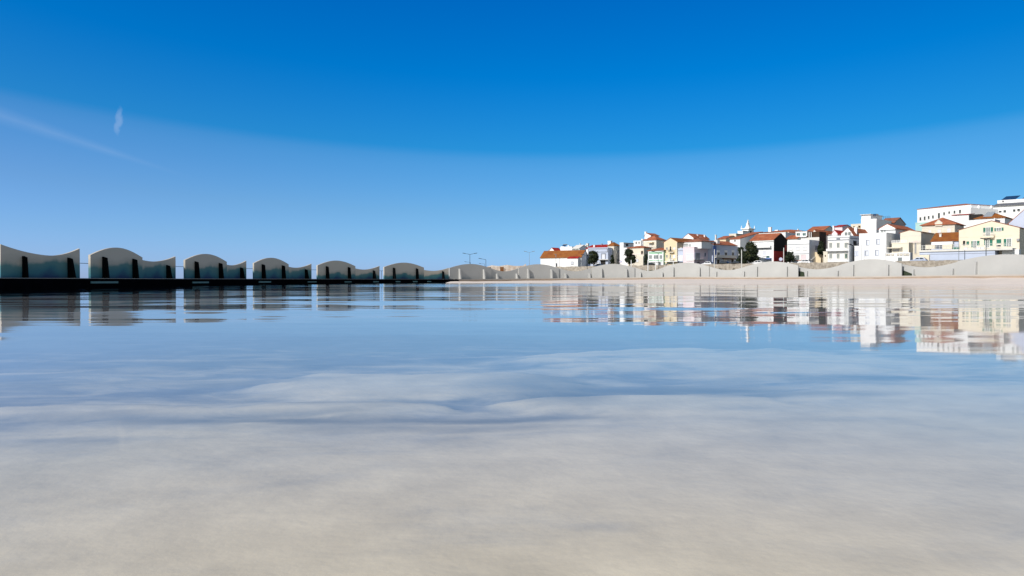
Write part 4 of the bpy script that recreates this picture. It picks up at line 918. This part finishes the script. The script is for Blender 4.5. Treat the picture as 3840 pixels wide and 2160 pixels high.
# ---- cars
def car(label, px, q, paint, rz, glass='glass', s=1.0, zoff=.07):
    p = line(px, q); t = thing('parked_car', label, 'car', (p.x, p.y, STREET + zoff), rz, 'cars parked along the street')
    L_, W_ = 3.9 * s, 1.65
    low = [(0, .28), (.05, .62), (.25, .74), (1.0, .88), (3.55, .92), (3.85, .80), (3.9, .45), (3.85, .25)]
    mb = MB(); i0 = []
    def loft(mb, prof, ws):
        n = len(prof); i = len(mb.v)
        for w_, k in ws:
            for (x, z) in prof: mb.v.append((x * s, w_, z if not k else z))
        m_ = len(ws)
        for j in range(m_ - 1):
            for a in range(n):
                b = (a + 1) % n; mb.f.append((i + j*n + a, i + j*n + b, i + (j+1)*n + b, i + (j+1)*n + a))
        mb.f.append(tuple(i + a for a in range(n))); mb.f.append(tuple(i + (m_-1)*n + a for a in reversed(range(n))))
    loft(mb, low, ((-W_/2, 0), (-W_/2 + .05, 0), (W_/2 - .05, 0), (W_/2, 0)))
    cab = [(.95, .88), (1.65, 1.36), (2.0, 1.43), (3.1, 1.40), (3.75, .9)]
    i = len(mb.v); n = len(cab); hw = W_/2
    for sgn in (-1, 1):
        for (x, z) in cab: mb.v.append((x * s, sgn * (hw - .03 - (z - .88) * .28), z))
    for a in range(n - 1): mb.f.append((i + a, i + a + 1, i + n + a + 1, i + n + a))
    mb.f.append(tuple(i + a for a in range(n))); mb.f.append(tuple(i + n + a for a in reversed(range(n))))
    mb.build('body', paint, t)
    for sgn in (-1, 1):
        for win_ in ([(1.2, .95), (1.72, 1.3), (2.25, 1.35), (2.25, .95)], [(2.35, .95), (2.35, 1.35), (3.05, 1.32), (3.5, .95)]):
            pts = [(x * s, sgn * (hw - .022 - (z - .88) * .28), z) for (x, z) in win_]
            g = MB(); g.poly(pts); g.poly([(x, y - sgn * .015, z) for (x, y, z) in reversed(pts)]); g.build('side_window', glass, t)
    g = MB(); y_ = hw - .16; g.slab([(1.02*s, -y_, .945), (1.02*s, y_, .945), (1.62*s, y_ - .1, 1.36), (1.62*s, -y_ + .1, 1.36)], .02); g.build('windscreen', glass, t)
    g = MB(); g.slab([(3.74*s, -y_, .96), (3.74*s, y_, .96), (3.2*s, y_ - .1, 1.39), (3.2*s, -y_ + .1, 1.39)], .02); g.build('rear_window', glass, t)
    for x in (.7, 3.1):
        for sgn in (-1, 1):
            wb = MB().tube((x * s, sgn * (hw - .14), .3), (x * s, sgn * (hw + .03), .3), .3, .3, 14).build('wheel', 'rubber', t); MB().tube((x * s, sgn * (hw + .03), .3), (x * s, sgn * (hw + .045), .3), .18, .18, 10).build('rim', 'metal', wb)
    for sgn in (-1, 1): MB().box(.03 * s, .14 * s, sgn * (hw - .45), sgn * (hw - .1), .58, .7).build('headlight', 'lamp', t)
    return t
car('silver-blue hatchback below the cream terrace at the corner pier', 3412, 200.5, 'silver', R(-45))
car('white car at the foot of the outdoor staircase', 2993, 200.5, 'carwhite', R(-45), 'glass', .95)
car('white car parked under the largest tree', 2817, 201.5, 'carwhite', R(-45))
car('black car parked left below the shaded blue house', 2690, 203, 'carblack', R(-45))
car('black car parked right below the shaded blue house beside the largest tree', 2736, 203, 'carblack', R(-45))
car('dark blue car under the first round tree', 2229, 202, 'carblue', R(-45)); car('small white car beside the blue waste container', 2634, 200.5, 'carwhite', R(-45), 'glass', .9)
car('black car behind the second round tree near the green house', 2418, 201, 'carblack', R(-45))

# ---- trees
def tree(label, px, ybot, ytop, wpx, q, n=4200, seed=1, leaf='leaf', leaf2=None, lean=0, frac=.22, shape=1.0, lobes=20, name='street_tree', group='dark round trees in the street'):
    rnd = random.Random(seed); D = Dq(px, q); P = at(px, ybot, D); z0 = hill(P.x, P.y) if P.z < hill(P.x, P.y) else P.z
    z0 = STREET; top = at(px, ytop, D).z; Ht = top - z0; rad = wpx / 2 * D / F
    t = thing(name, label, 'tree', (P.x, P.y, z0), rnd.random() * 6, group)
    mb = MB(); zc0 = Ht * frac
    mb.tube((0, 0, -.1), (lean * .3, 0, zc0 + .4), .2, .15, 8)
    for i in range(7):
        a = i * 2.4; r_ = rad * rnd.uniform(.45, .8); mb.tube((lean * .3, 0, zc0 + .2 + i * .08), (r_ * math.cos(a), r_ * math.sin(a), zc0 + (Ht - zc0) * rnd.uniform(.35, .8)), .09, .02, 5)
    mb.build('trunk', 'bark', t)
    L_ = []
    for i in range(lobes):
        a = rnd.uniform(0, 6.283); h_ = rnd.random(); rr = rad * (1 - .55 * h_ ** 1.5 * shape) * math.sqrt(rnd.random()) * .68
        L_.append((rr * math.cos(a), rr * math.sin(a), zc0 + (Ht - zc0) * (.14 + .74 * h_), rad * rnd.uniform(.36, .56)))
    L_.append((0, 0, Ht - rad * .35, rad * .35))
    mbs = [MB(), MB()]
    for i in range(n):
        (x, y, z, r) = L_[rnd.randrange(len(L_))]
        while True:
            d = Vector((rnd.gauss(0, 1), rnd.gauss(0, 1), rnd.gauss(0, 1)))
            if d.length > .01: break
        d = d.normalized() * r * (rnd.random() ** .4) * (1.0 if rnd.random() > .08 else 1.25)
        p = Vector((x, y, z)) + Vector((d.x, d.y, d.z * .9)); sz = rnd.uniform(.16, .34)
        nrm = (d.normalized() + Vector((rnd.uniform(-.7, .7), rnd.uniform(-.7, .7), rnd.uniform(-.3, .9)))).normalized()
        a_ = nrm.orthogonal().normalized(); b_ = nrm.cross(a_); k = 1 if (leaf2 and d.z > 0 and rnd.random() < .2) else 0  # paler leaves on the upper side, sunlight put into their colour
        mbs[k].poly([p - a_ * sz, p - b_ * sz * .6, p + a_ * sz, p + b_ * sz * .6])
    mbs[0].build('crown', leaf, t, fix=False)
    if leaf2 and mbs[1].v: mbs[1].build('sunlit_leaves', leaf2, t, fix=False)
    return t
tree('first round dark tree with pale edge leaves, in front of the parapet house', 2227, 1002, 941, 52, 200, seed=3, leaf2='leaf_light')
tree('second round dark tree with a ragged wide crown left of the green house', 2361, 1000, 937, 52, 200, seed=11)
tree('largest dark tree with ragged crown, left of the white house with the red side', 2817, 996, 908, 66, 201, n=6500, seed=5, leaf2='leaf_light', frac=.16, shape=1.15, lobes=24)
tree('low dark tree with a bare gap in its crown before the crenellated house', 2962, 985, 944, 44, 203, n=1700, seed=8, frac=.3)
tree('dark bushy tree at the top of the yellow wall left of the gate pillar', 3081, 960, 903, 34, 210, n=3200, seed=9, frac=.42, name='garden_tree', group=None)
tree('dark narrow shrub tree filling the gap between parapet house and cream hipped house', 2296, 1000, 955, 20, 207, n=1800, seed=10, frac=.05, name='garden_tree', group=None)
tree('black-green shrub tree in the gap between the shaded blue house and the largest tree', 2781, 1000, 926, 42, 206, n=4200, seed=12, frac=.05, name='garden_tree', group=None)
tree('small dark tree left of the green house over the green garden wall', 2423, 985, 953, 16, 208, n=700, seed=14, frac=.2, name='garden_tree', group=None)
# dry shrubs along the stone wall foot
for i, (px, y, wpx, lab) in enumerate(((2441, 1014, 9, 'small dry shrub on the stone wall below the green house'), (2700, 1008, 12, 'dry shrub on the stone wall below the shaded blue house, left of two'),
        (2752, 1007, 9, 'dark dry shrub on the stone wall below the largest tree'), (2788, 1006, 8, 'dry shrub on the stone wall beside the tall pale wooden post'), (3508, 998, 6, 'small yellow-green shrub on the stone wall below the corner pier'),
        (2408, 1012, 8, 'low dry shrub on the stone wall below the second round tree'))):
    D = Dq(px, 196); P = at(px, y, D); mb = MB(); rnd = random.Random(50 + i); r_ = wpx / 2 * D / F
    for k in range(160):
        p = Vector((rnd.gauss(0, r_ * .45), rnd.gauss(0, r_ * .2), abs(rnd.gauss(0, r_ * .5)))); sz = .12
        mb.poly([p + Vector((rnd.uniform(-sz, sz), rnd.uniform(-sz, sz), rnd.uniform(-sz, sz))) for _ in range(3)])
    o = mb.build('dry_shrub', 'shrub', fix=False, loc=(P.x, P.y, P.z - .3)); tag(o, lab, 'shrub', 'dry shrubs along the stone wall')


# ------------------------------------------------------------------ world and sun
SUNEL, AZ = 33, math.atan2(-.715, -.70)   # direction to the sun (x,y) = (sin,cos) of AZ
w = bpy.data.worlds.new('World'); scn.world = w; w.use_nodes = True
wn = w.node_tree; N = wn.nodes; L = wn.links; N.clear()
out = N.new('ShaderNodeOutputWorld'); bg = N.new('ShaderNodeBackground'); L.new(bg.outputs[0], out.inputs[0])
sk = N.new('ShaderNodeTexSky'); sk.sky_type = 'NISHITA'; sk.sun_disc = False
sk.sun_elevation = R(SUNEL); sk.sun_rotation = AZ
sk.air_density = 1.0; sk.dust_density = .3; sk.ozone_density = 1.0; sk.altitude = 0
SKY_STRENGTH = .15
bg.inputs['Strength'].default_value = SKY_STRENGTH
tcw = N.new('ShaderNodeTexCoord'); 
sep = N.new('ShaderNodeSeparateXYZ'); L.new(tcw.outputs['Generated'], sep.inputs[0])
zb_ = N.new('ShaderNodeMath'); zb_.operation = 'MULTIPLY_ADD'; L.new(sep.outputs['Y'], zb_.inputs[0]); zb_.inputs[1].default_value = .152; zb_.inputs[2].default_value = -.150
zc_ = N.new('ShaderNodeMath'); zc_.operation = 'MULTIPLY_ADD'; L.new(sep.outputs['X'], zc_.inputs[0]); zc_.inputs[1].default_value = .022; L.new(zb_.outputs[0], zc_.inputs[2])
zm_ = N.new('ShaderNodeMapRange'); L.new(sep.outputs['Z'], zm_.inputs[0]); zm_.inputs[1].default_value = .02; zm_.inputs[2].default_value = .14; zm_.inputs[3].default_value = 0; zm_.inputs[4].default_value = 1
zd_ = N.new('ShaderNodeMath'); zd_.operation = 'MULTIPLY'; L.new(zc_.outputs[0], zd_.inputs[0]); L.new(zm_.outputs[0], zd_.inputs[1])
ze_ = N.new('ShaderNodeMath'); ze_.operation = 'ADD'; L.new(zd_.outputs[0], ze_.inputs[0]); L.new(sep.outputs['Z'], ze_.inputs[1])
gr = N.new('ShaderNodeValToRGB'); L.new(ze_.outputs[0], gr.inputs[0])
GR = [(.0, (.43, .74, 1.75)), (.016, (.40, .72, 1.67)), (.05, (.36, .70, 1.36)), (.089, (.33, .68, 1.19)), (.150, (.23, .69, 1.20)), (.160, (.19, .675, 1.19)), (.171, (.07, .62, 1.17)), (.262, (.0, .60, 1.31)), (.36, (.0, .55, 1.37)), (.48, (.25, .65, 1.25)), (.75, (.95, .98, 1.02))]
e = gr.color_ramp.elements
e[0].position = GR[0][0]; e[0].color = (*[c / 2 for c in GR[0][1]], 1); e[1].position = GR[-1][0]; e[1].color = (*[c / 2 for c in GR[-1][1]], 1)
for (p_, c_) in GR[1:-1]: x_ = e.new(p_); x_.color = (*[c / 2 for c in c_], 1)
g2 = N.new('ShaderNodeVectorMath'); g2.operation = 'MULTIPLY'; L.new(sk.outputs[0], g2.inputs[0]); L.new(gr.outputs[0], g2.inputs[1])
h0 = N.new('ShaderNodeVectorMath'); h0.operation = 'SCALE'; h0.inputs['Scale'].default_value = 2 / 1.5; L.new(g2.outputs[0], h0.inputs[0])
gx_ = N.new('ShaderNodeMix'); gx_.data_type = 'RGBA'; gm_ = N.new('ShaderNodeMapRange'); L.new(sep.outputs['X'], gm_.inputs[0]); gm_.inputs[1].default_value = -.6; gm_.inputs[2].default_value = .6
L.new(gm_.outputs[0], gx_.inputs[0]); gx_.inputs[6].default_value = (1.28, 1.12, 1.10, 1); gx_.inputs[7].default_value = (.72, .86, .82, 1)
gp_ = N.new('ShaderNodeVectorMath'); gp_.operation = 'MULTIPLY'; L.new(h0.outputs[0], gp_.inputs[0]); L.new(gx_.outputs[2], gp_.inputs[1]); h0 = gp_
# deep blue only in the sky ahead; the rest kept pale to fill the shade
yr_ = N.new('ShaderNodeMapRange'); yr_.interpolation_type = 'SMOOTHSTEP'; L.new(sep.outputs['Y'], yr_.inputs[0]); yr_.inputs[1].default_value = .25; yr_.inputs[2].default_value = .70
hs = N.new('ShaderNodeMix'); hs.data_type = 'RGBA'; L.new(yr_.outputs[0], hs.inputs[0]); hb_ = N.new('ShaderNodeVectorMath'); hb_.operation = 'MULTIPLY'; hb_.inputs[1].default_value = (.66, .63, .58); L.new(sk.outputs[0], hb_.inputs[0]); L.new(hb_.outputs[0], hs.inputs[6]); L.new(h0.outputs[0], hs.inputs[7])
def vm(op, a, b=None):
    n = N.new('ShaderNodeVectorMath'); n.operation = op
    if isinstance(a, Vector): n.inputs[0].default_value = a
    else: L.new(a, n.inputs[0])
    if b is not None:
        if isinstance(b, (Vector, tuple)): n.inputs[1].default_value = b
        else: L.new(b, n.inputs[1])
    return n
def mth(op, a, b=None, clamp=False):
    n = N.new('ShaderNodeMath'); n.operation = op; n.use_clamp = clamp
    for i, x in enumerate((a, b)):
        if x is None: continue
        if isinstance(x, (int, float)): n.inputs[i].default_value = x
        else: L.new(x, n.inputs[i])
    return n.outputs[0]
dirn = tcw.outputs['Generated']
def mrange(x, a, b, c=0, d=1):
    n = N.new('ShaderNodeMapRange'); n.interpolation_type = 'SMOOTHSTEP'
    L.new(x, n.inputs[0]); n.inputs[1].default_value = a; n.inputs[2].default_value = b; n.inputs[3].default_value = c; n.inputs[4].default_value = d
    return n.outputs[0]
nz = N.new('ShaderNodeTexNoise'); nz.inputs['Scale'].default_value = 14; nz.inputs['Detail'].default_value = 6; L.new(dirn, nz.inputs['Vector'])
# faint vapour trail and one small puff
r1 = ray(-300, 335).normalized(); r2 = ray(680, 655).normalized(); nn = r1.cross(r2).normalized()
r_mid = ray(0, 420).normalized(); along = nn.cross(r_mid).normalized()
if along.dot(r2) < 0: along = -along
d1 = vm('DOT_PRODUCT', dirn, nn).outputs['Value']; da = vm('DOT_PRODUCT', dirn, along).outputs['Value']
wd = mrange(da, -.05, .20, .013, .004)
core = mth('SUBTRACT', 1, mth('DIVIDE', mth('ABSOLUTE', d1), wd), True)
fade = mrange(da, .05, .22, 1, 0)
front = mrange(vm('DOT_PRODUCT', dirn, r_mid).outputs['Value'], .85, .9)
trail = mth('MULTIPLY', mth('MULTIPLY', mth('POWER', core, 1.3), fade), mth('MULTIPLY', front, mth('MULTIPLY', mrange(nz.outputs['Fac'], .2, .75, .5, 1), .17)))
pc = ray(443, 482).normalized(); pu = (ray(448, 425) .normalized() - pc).normalized(); pr = pc.cross(pu)
dx = vm('DOT_PRODUCT', dirn, pr).outputs['Value']; dy = vm('DOT_PRODUCT', dirn, pu).outputs['Value']
nz2 = N.new('ShaderNodeTexNoise'); nz2.inputs['Scale'].default_value = 60; nz2.inputs['Detail'].default_value = 4; L.new(dirn, nz2.inputs['Vector'])
dxn = mth('ADD', dx, mth('MULTIPLY', mth('SUBTRACT', nz2.outputs['Fac'], .5), .022))
e2 = mth('ADD', mth('POWER', mth('DIVIDE', dxn, .0058), 2), mth('POWER', mth('DIVIDE', dy, .018), 2))
puff = mth('MULTIPLY', mrange(e2, .0, 1.2, 1, 0), mth('MULTIPLY', mrange(vm('DOT_PRODUCT', dirn, pc).outputs['Value'], .9, .95), .22))
cl = mth('ADD', trail, puff, True)
mixc = N.new('ShaderNodeMix'); mixc.data_type = 'RGBA'
L.new(cl, mixc.inputs[0]); L.new(hs.outputs[2], mixc.inputs[6]); mixc.inputs[7].default_value = (3.6, 4.5, 6.0, 1)
L.new(mixc.outputs[2], bg.inputs['Color'])

sl = bpy.data.lights.new('sun', 'SUN'); sl.energy = 4.2; sl.angle = R(.5); sl.color = (1, .955, .89)
so = bpy.data.objects.new('sun', sl); C.objects.link(so)
sdir = Vector((math.sin(AZ) * math.cos(R(SUNEL)), math.cos(AZ) * math.cos(R(SUNEL)), math.sin(R(SUNEL))))
so.rotation_euler = sdir.to_track_quat('Z', 'Y').to_euler(); so.location = (-40, -40, 60)

vs = scn.view_settings; vs.view_transform = 'Standard'; vs.look = 'None'; vs.exposure = 0; vs.gamma = 1; vs.use_curve_mapping = False
scn.render.engine = 'CYCLES'; scn.cycles.max_bounces = 8; scn.cycles.transparent_max_bounces = 12
scn.cycles.use_denoising = True
scn.cycles.sample_clamp_indirect = 4
